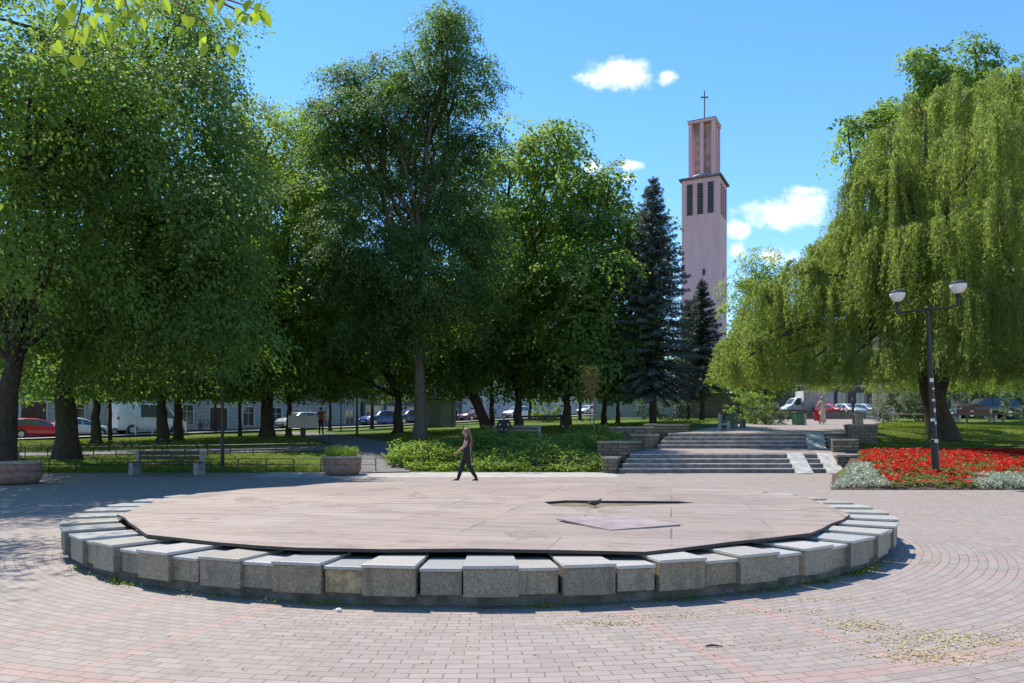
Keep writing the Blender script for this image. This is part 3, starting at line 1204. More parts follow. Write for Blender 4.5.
def fence(label, pts, post_h=.52, step=1.05, rails=(.98, .55), group=None, mat='fence_metal', r=.014, cat='fence'):
    a = Vector((*pts[0], hz(*pts[0])))
    root = empty('low_fence', (a.x, a.y, 0), 0, label, cat, group)
    P2 = [Vector(p) for p in pts]
    nodes = []
    for i in range(len(P2) - 1):
        L = (P2[i + 1] - P2[i]).length
        k = max(1, round(L / step))
        for j in range(k + (1 if i == len(P2) - 2 else 0)):
            nodes.append(P2[i].lerp(P2[i + 1], j / k))
    rs = random.Random(len(label))
    tops = []
    for q in nodes:
        z = hz(q.x, q.y)
        lx, ly = rs.uniform(-.02, .02), rs.uniform(-.02, .02)
        e = MB()
        e.tube([(q.x - a.x, q.y - a.y, z - .05), (q.x - a.x + lx, q.y - a.y + ly, z + post_h)], [r * 1.5, r * 1.4], 6)
        e.build('post', mat, root)
        tops.append((q.x - a.x, q.y - a.y, z, lx, ly))
    for f in rails:
        e = MB()
        pp = []
        for i, (x, y, z, lx, ly) in enumerate(tops):
            pp.append((x + lx * f, y + ly * f, z + post_h * f))
        e.tube(pp, r, 5)
        e.build('rail', mat, root)
    return root


fence('low wire fence along the front edge of the left lawn', [(at(-30, 27.9).x, 27.9), (at(128, 27.9).x, 27.9), (at(376, 27.9).x, 27.9)], .50)
fence('low wire fence on the near side of the cross path', [(at(-20, 33.3).x, 33.3), (at(322, 33.0).x, 33.0)], .48)
fence('low wire fence on the far side of the cross path', [(at(-20, 37.0).x, 37.0), (at(330, 36.4).x, 36.4)], .48)
fence('low wire fence between the flower bed and the willow lawn', [(15.6, 30.6), (19, 29.6), (30, 29.2)], .45, 1.3)
fence('short length of low dark rail in front of the bushes', [(.9, 28.0), (3.2, 28.0)], .45, 1.15)
fence('low grey rail barrier at the back of the willow lawn', [(21.5, 43.5), (27, 44.5), (34, 45.5)], .55, 2.6, (.97,), None, 'wood_grey', .035, 'barrier')
fence('grey handrail fence beside the steps far right of the upper square', [(23.4, 46), (26.5, 56)], 1.0, 1.2, (.98, .6, .3), None, 'steel', .02, 'handrail')

# far steps and low wall at the end of the upper square
root = empty('far_steps', (0, 0, 0), 0, 'dark low steps at the far end of the upper square', 'steps')
for k in range(4):
    e = MB()
    y = 56.8 + k * .4
    z = hz(22, 56.5) + .16 * (k + 1)
    e.box((25.3, y + 2, z - .3), (6.4, 4, .6 - .002 * k))
    e.build('step', 'stair_riser', root, bevel=.01)
e = MB()
e.box((0, 0, .35), (3.6, .4, .9))
o = e.build('low_wall', 'facade_brown', None, loc=(21.0, 57.5, hz(21.0, 57.5)), bevel=.02)
tag(o, 'low reddish brown wall in front of the white box truck', 'wall')

# litter on the square in front

# ---------------------------------------------------------------- buildings
def unit(v):
    return v / np.linalg.norm(v)


def facade(name, label, p0, p1, base, height, depth, wall, rows, opens, roof='roof_tile', plinth=None, cat='building', cornice=True, glass='glass'):
    """front runs p0 -> p1 (camera side on its right-hand normal); opens: list of (u, width, z0, h, kind)"""
    p0, p1 = Vector(p0), Vector(p1)
    d = (p1 - p0)
    L = d.length
    an = math.atan2(d.y, d.x)
    root = empty(name, (p0.x, p0.y, base), an, label, cat)
    e = MB()
    e.box((L / 2, depth / 2, height / 2 - 1), (L, depth, height + 2))
    e.build('wall', wall, root)
    if cornice:
        e = MB()
        e.box((L / 2, depth / 2 - .1, height + .18), (L + .5, depth + .5, .36))
        e.box((L / 2, -.05, height * .38), (L, .14, .22))
        e.build('cornice', 'trim_pale', root)
    if roof:
        e = MB()
        z = height + .365
        e.add([(-.4, -.4, z), (L + .4, -.4, z), (L + .4, depth + .4, z), (-.4, depth + .4, z), (-.4, depth / 2, z + depth * .28), (L + .4, depth / 2, z + depth * .28)],
              [(0, 1, 5, 4), (2, 3, 4, 5), (0, 4, 3), (1, 2, 5), (3, 2, 1, 0)])
        e.build('roof', roof, root)
    if plinth:
        e = MB()
        e.box((L / 2, -.04, .3), (L, .10, .9))
        e.build('plinth', plinth, root)
    for (u, wd, z0, h, kind) in opens:
        e = MB()
        t_ = .12
        for (cx, cz, sx, sz) in ((u, z0 + h + t_ / 2, wd + 2 * t_, t_), (u, z0 - t_ / 2, wd + 2 * t_ + .1, t_), (u - wd / 2 - t_ / 2, z0 + h / 2, t_, h), (u + wd / 2 + t_ / 2, z0 + h / 2, t_, h)):
            e.box((cx, -.06, cz), (sx, .14, sz))
        if kind == 'window' and wd < 2.2:
            e.box((u, -.03, z0 + h / 2), (.06, .05, h))
            e.box((u, -.028, z0 + h * .68), (wd, .05, .06))
        fr = e.build('window' if kind != 'door' else 'door', 'trim_pale', root)
        e = MB()
        e.box((u, .0, z0 + h / 2), (wd - .004, .03, h - .004))
        if kind == 'door':
            e.box((u, -.03, z0 + h / 2), (.05, .04, h - .05))
            for s in (-1, 1):
                for q in (.27, .72):
                    e.box((u + s * wd * .24, -.025, z0 + h * q), (wd * .32, .03, h * .36))
        e.build('pane' if kind != 'door' else 'door_leaf', glass if kind != 'door' else 'door_brown', fr)
    return root


def pbld(t_, off=9.25):
    p = street(t_, off)
    return (p.x, p.y, 0)


def opening_rows(L, n, floors, h0=1.0, wh=1.7, ww=1.15, fh=3.5, skip=()):
    out = []
    for f in range(floors):
        for i in range(n):
            if (f, i) in skip:
                continue
            out.append(((i + .5) * L / n, ww, h0 + f * fh, wh, 'window'))
    return out


base1 = hz(*pbld(0)[:2]) + .1
L1 = 60
ops = opening_rows(L1, 18, 3, 1.3, 1.9, 1.25, 3.7, skip=((0, 3), (0, 7), (0, 12), (0, 15)))
for i in (3, 7, 12, 15):
    ops.append(((i + .5) * L1 / 18, 1.9, .12, 2.9, 'door'))
facade('town_house', 'long cream rusticated street front with brown doors behind the parked van', pbld(-22), pbld(38), base1, 11.5, 10, 'facade_cream', 3, ops, plinth='facade_grey')
ops = [((i + .5) * 3.4, 2.6, .35, 2.5, 'window') for i in range(5)] + opening_rows(17, 5, 2, 4.6, 1.7, 1.2, 3.4)
facade('shop_building', 'building with dark shop windows behind the blue cars', pbld(38.4), pbld(55.4), base1 + 1.0, 10.5, 10, 'facade_shop', 3, ops)
ops = [((i + .5) * 4.4, 1.3, 1.55, .75, 'window') for i in range(10)] + opening_rows(44, 11, 2, 4.6, 1.7, 1.3, 3.4)
facade('low_pale_building', 'pale grey building with small low windows behind the seated man', pbld(56), pbld(100), base1 + 1.9, 9.0, 10, 'facade_white', 3, ops)
# grey yard wall behind the spruces
e = MB()
e.box((0, 0, 1.0), (17, .35, 3.2))
e.box((0, 0, 2.67), (17.3, .5, .14))
for k in range(6):
    e.box((-8 + k * 3.2, -.12, 1.0), (.45, .3, 3.3))
o = e.build('yard_wall', 'facade_grey', None, loc=(17.5, 84, hz(17.5, 84)), rz=R(6), bevel=.01)
tag(o, 'grey plastered yard wall with flat piers behind the spruces', 'wall')
e = MB()
e.box((0, 0, 1.1), (9, .3, 2.6))
e.box((0, 0, 2.47), (9.2, .42, .12))
o = e.build('stone_wall', 'stone', None, loc=(20.0, 72, hz(20.0, 72) - .1), rz=R(8), bevel=.01)
tag(o, 'dim rough stone wall behind the sunny lawn beside the second spruce', 'wall')
# buildings beyond the right-hand street
ops = opening_rows(26, 9, 3, 1.2, 1.9, 1.3, 3.6)
facade('brick_building', 'reddish brown brick building behind the white box truck', (40, 106, 0), (66, 110, 0), hz(45, 108), 11, 10, 'facade_brown', 3, ops)
ops = opening_rows(30, 10, 3, 1.0, 1.9, 1.4, 3.5, skip=((0, 2),)) + [(7.5, 1.6, .1, 2.6, 'door')]
facade('dark_house', 'dark grey house behind the willow at the far right', (37, 70, 0), (66, 66, 0), hz(42, 70), 10, 10, 'facade_dark', 3, ops)

# utility kiosk
k0 = at(439, 62)
root = empty('kiosk', tuple(k0), R(6), 'small flat roofed grey green utility building behind the tall tree trunk', 'kiosk')
e = MB()
e.box((0, 0, 1.05), (2.7, 2.4, 2.3))
e.build('wall', 'kiosk', root, bevel=.02)
e = MB()
e.box((0, 0, 2.27), (3.3, 2.9, .14))
e.build('roof', 'plastic_dark', root, bevel=.02)
e = MB()
e.box((-.35, -1.22, 1.0), (.9, .06, 1.9))
e.build('door', 'facade_dark', root, bevel=.01)

# church tower
TD = 120
TC = P3(704.5, 300, TD)
tw = empty('church_tower', (TC.x, TC.y, hz(TC.x, TC.y)), R(-27), 'slender pink church tower with louvred belfry and a cross on top', 'church tower')
zb_ = hz(TC.x, TC.y)


def zt_(py):
    return CAMZ + (HZ - py) / F * TD - zb_


S = 5.85
e = MB()
zs_ = zt_(184)
e.box((0, 0, zs_ / 2), (S, S, zs_))
e.build('shaft', 'tower_pink', tw)
e = MB()
e.box((0, 0, zs_ + .14), (S + .75, S + .75, .28))
e.build('cornice', 'tower_trim', tw)
e = MB()
e.box((0, 0, zs_ + .42), (S + .1, S + .1, .28), top=.85)
e.lathe([(2.4, zs_ + .56), (2.1, zs_ + 1.05)], 8)
e.build('lower_roof', 'zinc', tw)
# belfry openings
zo0, zo1 = zt_(219), zt_(188.5)
for side in range(4):
    for k in (-1, 0, 1):
        e = MB()
        ca, sa = math.cos(side * PI / 2), math.sin(side * PI / 2)

        def tr(x, y):
            return (x * ca - y * sa, x * sa + y * ca)
        cx = k * 1.62
        wo_ = .92
        # dark recess plate and slanted louvres
        x0, y0 = tr(cx, -S / 2 - .004)
        e.box((x0, y0, (zo0 + zo1) / 2), (wo_, .02, zo1 - zo0), rz=side * PI / 2, mi=0)
        nl = 11
        for q in range(nl):
            z = zo0 + (q + .5) * (zo1 - zo0) / nl
            x1, y1 = tr(cx, -S / 2 - .05)
            e.box((x1, y1, z), (wo_ - .06, .09, .07), rz=side * PI / 2, mi=1)
        for s in (-1, 1):
            x1, y1 = tr(cx + s * (wo_ / 2 + .06), -S / 2 - .05)
            e.box((x1, y1, (zo0 + zo1) / 2), (.10, .14, zo1 - zo0 + .1), rz=side * PI / 2, mi=2)
        e.build('belfry_opening', ['louvre', 'tower_trim', 'tower_pink'], tw)
    e = MB()
    x0, y0 = tr(.55 if side == 0 else .3, -S / 2 - .012)
    e.box((x0, y0, zt_(276)), (.42, .04, 1.0), rz=side * PI / 2)
    e.build('slit_window', 'louvre', tw)
# upper stage: corner and middle piers around a worn core
S2 = 4.15
z0, z1 = zs_ + .56, zt_(127)
e = MB()
e.box((0, 0, (z0 + z1) / 2), (S2 - 1.7, S2 - 1.7, z1 - z0))
e.build('lantern_core', 'tower_worn', tw)
for sx in (-1, 0, 1):
    for sy in (-1, 0, 1):
        if sx == 0 and sy == 0:
            continue
        e = MB()
        e.box((sx * (S2 / 2 - .28), sy * (S2 / 2 - .28), (z0 + z1) / 2), (.56, .56, z1 - z0))
        e.build('pier', 'tower_pink', tw, bevel=.03)
e = MB()
e.box((0, 0, z1 + .22), (S2 + .22, S2 + .22, .44))
e.build('crown_slab', 'tower_pink', tw, bevel=.03)
e = MB()
e.box((0, 0, z1 + .47), (S2 + .35, S2 + .35, .06))
e.build('upper_roof', 'tower_trim', tw)
e = MB()
zc = z1 + .5
ztop = zt_(91)
e.tube([(0, 0, zc), (0, 0, zc + .4)], [.35, .16], 10)
e.tube([(0, 0, zc + .4), (0, 0, ztop)], .10, 8)
e.box((0, 0, ztop - 1.0), (1.25, .16, .17), rz=R(27))
e.ball((0, 0, zc + .75), .2)
e.build('cross', 'tower_trim', tw)

# ---------------------------------------------------------------- vehicles
def interp_prof(prof, x):
    xs = [p[0] for p in prof]
    return [float(np.interp(x, xs, [p[k] for p in prof])) for k in range(1, len(prof[0]))]


def make_vehicle(name, label, cat, loc, rz, color, L, W, roof, belt, whl, wr, group=None, glass=None, bottom=.22, wscr=None, rear=None, tint='car_glass', rails=None, bigside=None):
    """x forward; roof: top outline (x,z); belt: shoulder outline (x,z). glass: list of side window (x0,x1,x2,x3) bottom/top x ranges"""
    root = empty(name, loc, rz, label, cat, group)
    pm = paint('paint_%02x%02x%02x' % tuple(int(c * 255) for c in color), color)
    xs = sorted(set([round(p[0], 3) for p in roof] + [round(p[0], 3) for p in belt] + list(np.linspace(-L / 2, L / 2, 25).round(3))))
    rows = []

    def wscale(x):
        t_ = abs(x) / (L / 2)
        return 1 - .16 * max(0, (t_ - .72) / .28) ** 2

    def half(x):
        zr = float(np.interp(x, [p[0] for p in roof], [p[1] for p in roof]))
        zb = float(np.interp(x, [p[0] for p in belt], [p[1] for p in belt]))
        zb = min(zb, zr - .03)
        w0 = W / 2 * wscale(x)
        tum = .78 if bigside is None else bigside
        k = np.clip((zr - zb) / .5, 0, 1)
        wr_ = w0 * (1 - (1 - tum) * k) - .04 * (1 - k)
        return [(w0 * .90, bottom), (w0 * .985, bottom + .16), (w0, (bottom + zb) / 2 + .05), (w0 * .975, zb), (wr_, zr - .05), (wr_ * .80, zr), (0, zr + .015)]
    mb = MB()
    n = 7
    ring = []
    for x in xs:
        h = half(x)
        ring.append([(x, y, z) for y, z in h] + [(x, -y, z) for y, z in reversed(h[:-1])])
    m_ = len(ring[0])
    vs = [p for r_ in ring for p in r_]
    fs = []
    for i in range(len(xs) - 1):
        for k in range(m_):
            k2 = (k + 1) % m_
            fs.append((i * m_ + k, i * m_ + k2, (i + 1) * m_ + k2, (i + 1) * m_ + k))
    fs.append(tuple(range(m_ - 1, -1, -1)))
    fs.append(tuple(range((len(xs) - 1) * m_, len(xs) * m_)))
    mb.add(vs, fs)
    mb.v = [tuple(p) for p in mb.v]
    body = mb.build('body', pm, root, smooth=True)
    bv = body.modifiers.new('bevel', 'BEVEL')
    bv.width = .03
    bv.segments = 2
    bv.limit_method = 'ANGLE'
    bv.angle_limit = R(40)

    def side_pt(x, t_, s, off=.012):
        h = half(x)
        a, b = h[3], h[4]
        return (x, s * (a[0] + (b[0] - a[0]) * t_ + off), a[1] + (b[1] - a[1]) * t_)
    for s in (-1, 1):
        for (xa, xb_, xc, xd) in (glass or []):
            g = MB()
            pts = []
            for (t_, x0, x1) in ((.06, xa, xb_), (.93, xc, xd)):
                for k in range(5):
                    pts.append(side_pt(x0 + (x1 - x0) * k / 4, t_, s))
            f_ = [(k, k + 1, k + 6, k + 5) if s < 0 else (k + 5, k + 6, k + 1, k) for k in range(4)]
            g.add(pts, f_)
            g.build('side_window', tint, root)
        for xw in whl:
            t_ = MB()
            y0 = s * (W / 2 * .985)
            t_.tube([(xw, y0 + s * .015, wr), (xw, y0 - s * .20, wr)], [wr, wr], 22)
            wo2 = t_.build('wheel', 'tyre', root)
            t_ = MB()
            t_.tube([(xw, y0 + s * .022, wr), (xw, y0 - s * .1, wr)], [wr * .64, wr * .64], 18)
            t_.build('rim', 'rim', wo2)
            # wheel arch
            a_ = MB()
            pa = []
            for k in range(13):
                an = PI * k / 12
                pa.append((xw + math.cos(an) * wr * 1.14, y0 + s * .006, wr + math.sin(an) * wr * 1.14))
            a_.tube(pa, .035, 6)
            a_.build('wheel_arch', 'plastic_dark', root)
        # lights, mirror, handle
        t_ = MB()
        hx = L / 2 - .13
        hh = half(hx)
        t_.ball((hx - .02, s * hh[3][0] * .86, bottom + .42), (.16, .15, .085))
        t_.build('headlight', 'lamp_clear', root, smooth=True)
        t_ = MB()
        tx = -L / 2 + .06
        hh = half(tx)
        tz = hh[3][1] - .05
        t_.ball((tx + .02, s * hh[3][0] * .93, tz), (.10, .11, .17))
        t_.build('tail_light', 'lamp_red', root, smooth=True)
        t_ = MB()
        gx0 = max(g_[1] for g_ in glass) if glass else L * .2
        p_ = side_pt(gx0 - .08, .08, s, .10)
        t_.ball(p_, (.08, .10, .075), 8, 6)
        t_.build('mirror', pm, root, smooth=True)
    for zone, nm in ((wscr, 'windscreen'), (rear, 'rear_window')):
        if not zone:
            continue
        xa, xc = zone
        g = MB()
        pts = []
        for x in np.linspace(xa, xc, 5):
            h = half(float(x))
            for k in range(7):
                y = (k / 3 - 1) * h[5][0] * .97
                z = h[5][1] + (h[6][1] - h[5][1]) * (1 - abs(k / 3 - 1)) + .012
                pts.append((float(x), y, z))
        f_ = [(i * 7 + k, i * 7 + k + 1, (i + 1) * 7 + k + 1, (i + 1) * 7 + k) for i in range(4) for k in range(6)]
        g.add(pts, f_)
        g.build(nm, tint, root)
    for sx, nm in ((1, 'front_bumper'), (-1, 'rear_bumper')):
        t_ = MB()
        t_.box((sx * (L / 2 - .02), 0, bottom + .12), (.12, W * .80, .16))
        t_.build(nm, 'plastic_dark', root, bevel=.03)
        t_ = MB()
        t_.box((sx * (L / 2 + .045), 0, bottom + .22), (.02, .52, .11))
        t_.build('number_plate', 'plate_white', root)
    return root


HATCH = dict(L=4.1, W=1.74, roof=[(-2.05, .72), (-1.95, 1.02), (-1.60, 1.40), (-.9, 1.47), (-.1, 1.46), (.35, 1.36), (1.05, .96), (1.75, .84), (2.05, .62)],
             belt=[(-2.05, .70), (-1.9, .93), (0, .90), (1.05, .86), (1.8, .74), (2.05, .58)], whl=(-1.25, 1.28), wr=.31,
             glass=[(-1.55, -.98, -1.35, -.95), (-.90, -.05, -.88, -.08), (.02, .92, -.02, .40)], wscr=(.43, 1.0), rear=(-1.93, -1.62))
SUV = dict(L=4.6, W=1.84, roof=[(-2.3, .80), (-2.2, 1.15), (-1.85, 1.55), (-1.0, 1.64), (0, 1.63), (.45, 1.52), (1.1, 1.08), (2.0, .95), (2.3, .66)],
           belt=[(-2.3, .8), (-2.1, 1.05), (0, 1.0), (1.1, .97), (2.0, .85), (2.3, .62)], whl=(-1.38, 1.42), wr=.35,
           glass=[(-1.95, -1.25, -1.75, -1.22), (-1.15, -.15, -1.13, -.18), (-.06, .98, -.1, .5)], wscr=(.52, 1.06), rear=(-2.18, -1.87))
SEDAN = dict(L=4.5, W=1.78, roof=[(-2.25, .75), (-2.15, .95), (-1.65, 1.02), (-1.05, 1.38), (-.4, 1.44), (.1, 1.42), (.45, 1.33), (1.15, .94), (1.95, .82), (2.25, .6)],
             belt=[(-2.25, .7), (-2.0, .90), (0, .88), (1.15, .85), (2.0, .72), (2.25, .56)], whl=(-1.35, 1.38), wr=.32,
             glass=[(-1.35, -.88, -1.02, -.85), (-.8, .02, -.78, -.02), (.1, 1.0, .06, .48)], wscr=(.5, 1.1), rear=(-1.62, -1.08))
VAN = dict(L=5.6, W=2.0, roof=[(-2.8, 2.35), (-2.75, 2.47), (-1, 2.52), (.9, 2.48), (1.25, 2.3), (1.95, 1.45), (2.65, 1.12), (2.8, .75)],
           belt=[(-2.8, 1.30), (1.2, 1.30), (1.95, 1.22), (2.6, .95), (2.8, .65)], whl=(-1.75, 1.75), wr=.35,
           glass=[(-1.05, .25, -1.05, .22), (.42, 1.72, .40, 1.12)], wscr=(1.28, 1.92), rear=None, bigside=.93, bottom=.30)

along = math.atan2(SD.y, SD.x)


def on_street(px, off=.0):
    # point of the parking lane seen at pixel column px
    best = min((abs(512 + F * street(t_ * .1, off).x / street(t_ * .1, off).y - px), t_ * .1) for t_ in range(-200, 900))
    p = street(best[1], off)
    p.z = hz(p.x, p.y) + .075
    return p


g_ = 'cars parked along the left street'
make_vehicle('parked_car', 'bright red hatchback parked behind the thick tree trunk', 'car', on_street(37), along, (.42, .012, .022), group=g_, **HATCH)
make_vehicle('parked_car', 'dark red car cut off by the left edge, behind the first trunk', 'car', on_street(-18), along, (.20, .012, .018), group=g_, **HATCH)
make_vehicle('parked_car', 'silver white hatchback between the red car and the white van', 'car', on_street(78, .3), along, (.55, .56, .57), group=g_, **HATCH)
make_vehicle('parked_van', 'white delivery van with dark side window parked before the cream house', 'van', on_street(148), along, (.66, .65, .62), group=g_, **VAN)
make_vehicle('parked_car', 'pale silver car standing behind the person with the rust top', 'car', on_street(300, .0), along + PI, (.42, .43, .45), group=g_, **SUV)
make_vehicle('parked_car', 'bright blue estate car right of the distant lamp', 'car', on_street(380, -.5), along + PI, (.022, .065, .25), group=g_, **SUV)
make_vehicle('parked_car', 'darker blue car behind the tall straight trunk', 'car', on_street(408, 0), along + PI, (.02, .04, .12), group=g_, **SUV)
make_vehicle('parked_car', 'burgundy car beyond the leaning dark trunk', 'car', on_street(474, -.3), along + PI, (.13, .025, .022), group=g_, **SEDAN)
make_vehicle('parked_car', 'white car beyond the seated man', 'car', on_street(518, -.5), along + PI, (.62, .62, .62), group=g_, **SUV)
make_vehicle('parked_car', 'white car glimpsed behind the bare sapling', 'car', on_street(588, 0), along + PI, (.60, .60, .60), group=g_, **HATCH)

# right-hand street
def on_right(px, d, up=.1):
    p = at(px, d)
    p.z += up
    return p


g2 = 'cars parked on the right-hand street'
make_vehicle('parked_car', 'red car behind the lady with the red bag', 'car', on_right(831, 88), R(-60), (.45, .02, .03), group=g2, **HATCH)
make_vehicle('parked_car', 'pale silver blue car between the red car and the person in dark clothes', 'car', on_right(847, 87), R(-70), (.50, .54, .58), group=g2, **HATCH)
make_vehicle('parked_car', 'light blue car right of the person in dark clothes', 'car', on_right(866, 88), R(-65), (.30, .36, .45), group=g2, **HATCH)
make_vehicle('parked_car', 'black car in the shade at the far right', 'car', on_right(985, 58), R(175), (.012, .013, .016), group=g2, **SUV)
# box truck
bt_ = make_vehicle('box_truck', 'white box truck with a tall cargo box before the brick building', 'truck', on_right(806, 91), R(186), (.62, .62, .62),
                   L=5.9, W=2.0, roof=[(-2.95, 1.0), (.95, 1.05), (1.0, 2.15), (1.5, 2.2), (1.75, 2.05), (2.25, 1.35), (2.8, 1.1), (2.95, .75)],
                   belt=[(-2.95, .9), (.95, .95), (1.0, 1.25), (2.25, 1.15), (2.8, .95), (2.95, .65)], whl=(-1.7, 2.05), wr=.36,
                   glass=[(1.15, 2.05, 1.12, 1.62)], wscr=(1.78, 2.22), bigside=.92, bottom=.35)
e = MB()
e.box((-1.05, 0, 1.95), (3.8, 2.15, 2.1))
for k in range(8):
    for s in (-1, 1):
        e.box((-2.75 + k * .48, s * 1.085, 1.95), (.05, .03, 2.05))
e.build('cargo_box', 'concrete_white', bt_, bevel=.02)

# bollards and a street sign
for i, (px, lab) in enumerate([(136, 'white bollard in front of the rear of the van, leftmost of the pair'), (153, 'white bollard in front of the middle of the van'), (186.5, 'white bollard just right of the paired trunks')]):
    p = on_street(px, -3.2)
    e = MB()
    e.tube([(0, 0, -.1), (0, 0, .95), (0, 0, 1.0)], [.06, .06, .045], 10)
    o = e.build('bollard', 'concrete_white', None, loc=tuple(p))
    tag(o, lab, 'bollard', 'white bollards at the pavement edge')


def make_bike(label, loc, rz, colr):
    root = empty('bicycle', loc, rz, label, 'bicycle', 'bicycles parked by the house')
    for x in (-.52, .52):
        e = MB()
        e.tube([(x + .34 * math.cos(2 * PI * k / 20), 0, .34 + .34 * math.sin(2 * PI * k / 20)) for k in range(21)], .022, 5, cap=False)
        for k in range(6):
            an = PI * k / 6
            e.tube([(x - .33 * math.cos(an), 0, .34 - .33 * math.sin(an)), (x + .33 * math.cos(an), 0, .34 + .33 * math.sin(an))], .004, 3)
        e.build('wheel', 'tyre', root)
    e = MB()
    bbx, st_, hd = (-.08, 0, .30), (-.2, 0, .82), (.36, 0, .86)
    for a, b in ((bbx, st_), (st_, hd), (bbx, hd), (bbx, (-.52, 0, .34)), (st_, (-.52, 0, .34)), (hd, (.52, 0, .34))):
        e.tube([a, b], .02, 6)
    e.build('frame', colr, root)
    e = MB()
    e.tube([(.36, 0, .86), (.34, 0, 1.0)], .015, 6)
    e.tube([(.30, -.28, 1.02), (.36, 0, 1.0), (.30, .28, 1.02)], .015, 6)
    e.build('handlebar', 'black_metal', root)
    e = MB()
    e.tube([(-.2, 0, .82), (-.22, 0, .95)], .014, 6)
    e.ball((-.23, 0, .97), (.14, .08, .035), 8, 6)
    e.build('saddle', 'plastic_dark', root)


bp = on_street(206, 7.6)
make_bike('black bicycle leaning at the house wall, right of the two', (bp.x, bp.y, bp.z + .1), along + .2, 'black_metal')
bp = on_street(200, 7.3)
make_bike('red bicycle parked before the brick coloured doorway', (bp.x, bp.y, bp.z + .1), along + .9, 'cloth_red')
# blue sign pole
p = at(302, 53)
root = empty('road_sign', tuple(p), 0, 'small blue road sign on a thin pole left of the standing person', 'road sign')
e = MB()
e.tube([(0, 0, 0), (0, 0, 2.6)], .035, 8)
e.build('pole', 'steel', root)
M['sign_blue'] = plain('sign_blue', (.02, .08, .42), .4, var=.05)
e = MB()
e.box((0, -.05, 2.35), (.55, .02, .55))
e.build('plate', 'sign_blue', root, bevel=.01)
e = MB()
e.box((0, -.062, 2.3), (.22, .006, .26), top=.7)
e.build('emblem', 'plate_white', root)
for px, d, lab in ((341, 56, 'thin dark post left of the distant lamp, by the shop'), (452.5, 58, 'thin dark post by the burgundy car')):
    p = at(px, d)
    e = MB()
    e.tube([(0, 0, -.1), (0, 0, 2.9)], [.05, .045], 8)
    e.ball((0, 0, 2.92), .07)
    tag(e.build('metal_post', 'black_metal', None, loc=tuple(p)), lab, 'post')
# grey sign board on a foot near the standing person
p = at(303, 44.5)
root = empty('notice_board', tuple(p), R(8), 'low grey notice board on a single foot, left of the standing person', 'notice board')
e = MB()
e.box((0, 0, .3), (.30, .18, .6))
e.build('foot', 'plastic_dark', root)
e = MB()
e.box((0, 0, .95), (1.7, .12, .75))
e.build('panel', 'facade_grey', root, bevel=.02)

# ---------------------------------------------------------------- people and the pigeon
def skin_mesh(verts, edges, radii, root=0, sub=2):
    me = bpy.data.meshes.new('skin_tmp')
    me.from_pydata([tuple(v) for v in verts], edges, [])
    o = bpy.data.objects.new('skin_tmp', me)
    col.objects.link(o)
    o.modifiers.new('skin', 'SKIN')
    sv = me.skin_vertices[0].data
    for i, r in enumerate(radii):
        r = r if isinstance(r, (tuple, list)) else (r, r)
        sv[i].radius = r
        sv[i].use_root = (i == root)
    ss = o.modifiers.new('sub', 'SUBSURF')
    ss.levels = ss.render_levels = sub
    dg = bpy.context.evaluated_depsgraph_get()
    ev = o.evaluated_get(dg)
    m2 = ev.to_mesh()
    vs = [tuple(v.co) for v in m2.vertices]
    fs = [tuple(p.vertices) for p in m2.polygons]
    ev.to_mesh_clear()
    bpy.data.objects.remove(o)
    bpy.data.meshes.remove(me)
    return vs, fs


def hand(mb, wrist, fore, up, curl, mi, k=1.0):
    """palm and five fingers as short skinned chains; fore = direction of the hand, up = back of the hand"""
    f = fore.normalized()
    u = (up - f * up.dot(f)).normalized()
    s = f.cross(u)
    palm = wrist + f * .075 * k
    vs, ed, ra = [wrist, wrist + f * .035 * k, palm + f * .01], [(0, 1), (1, 2)], [.024 * k, (.040 * k, .018 * k), (.042 * k, .016 * k)]
    for i, (off, ln) in enumerate(((-.030, .066), (-.010, .078), (.011, .072), (.031, .056))):
        b0 = len(vs)
        p = palm + s * off * k
        d = f
        vs.append(p)
        ra.append(.011 * k)
        ed.append((2, b0))
        for q in range(3):
            d = (d * math.cos(curl) - u * math.sin(curl)).normalized()
            p = p + d * ln * k * (.45, .32, .23)[q]
            vs.append(p)
            ra.append((.0095, .0085, .007)[q] * k)
            ed.append((b0 + q, b0 + q + 1))
    b0 = len(vs)
    p = wrist + f * .03 * k - s * .03 * k
    vs.append(p)
    ra.append(.013 * k)
    ed.append((1, b0))
    for q in range(2):
        p = p + (f * .8 - s * (.6 - .4 * q) - u * .35).normalized() * (.035, .028)[q] * k
        vs.append(p)
        ra.append((.011, .008)[q] * k)
        ed.append((b0 + q, b0 + q + 1))
    v_, f_ = skin_mesh(vs, ed, ra, 0, 1)
    mb.add(v_, f_, mi)


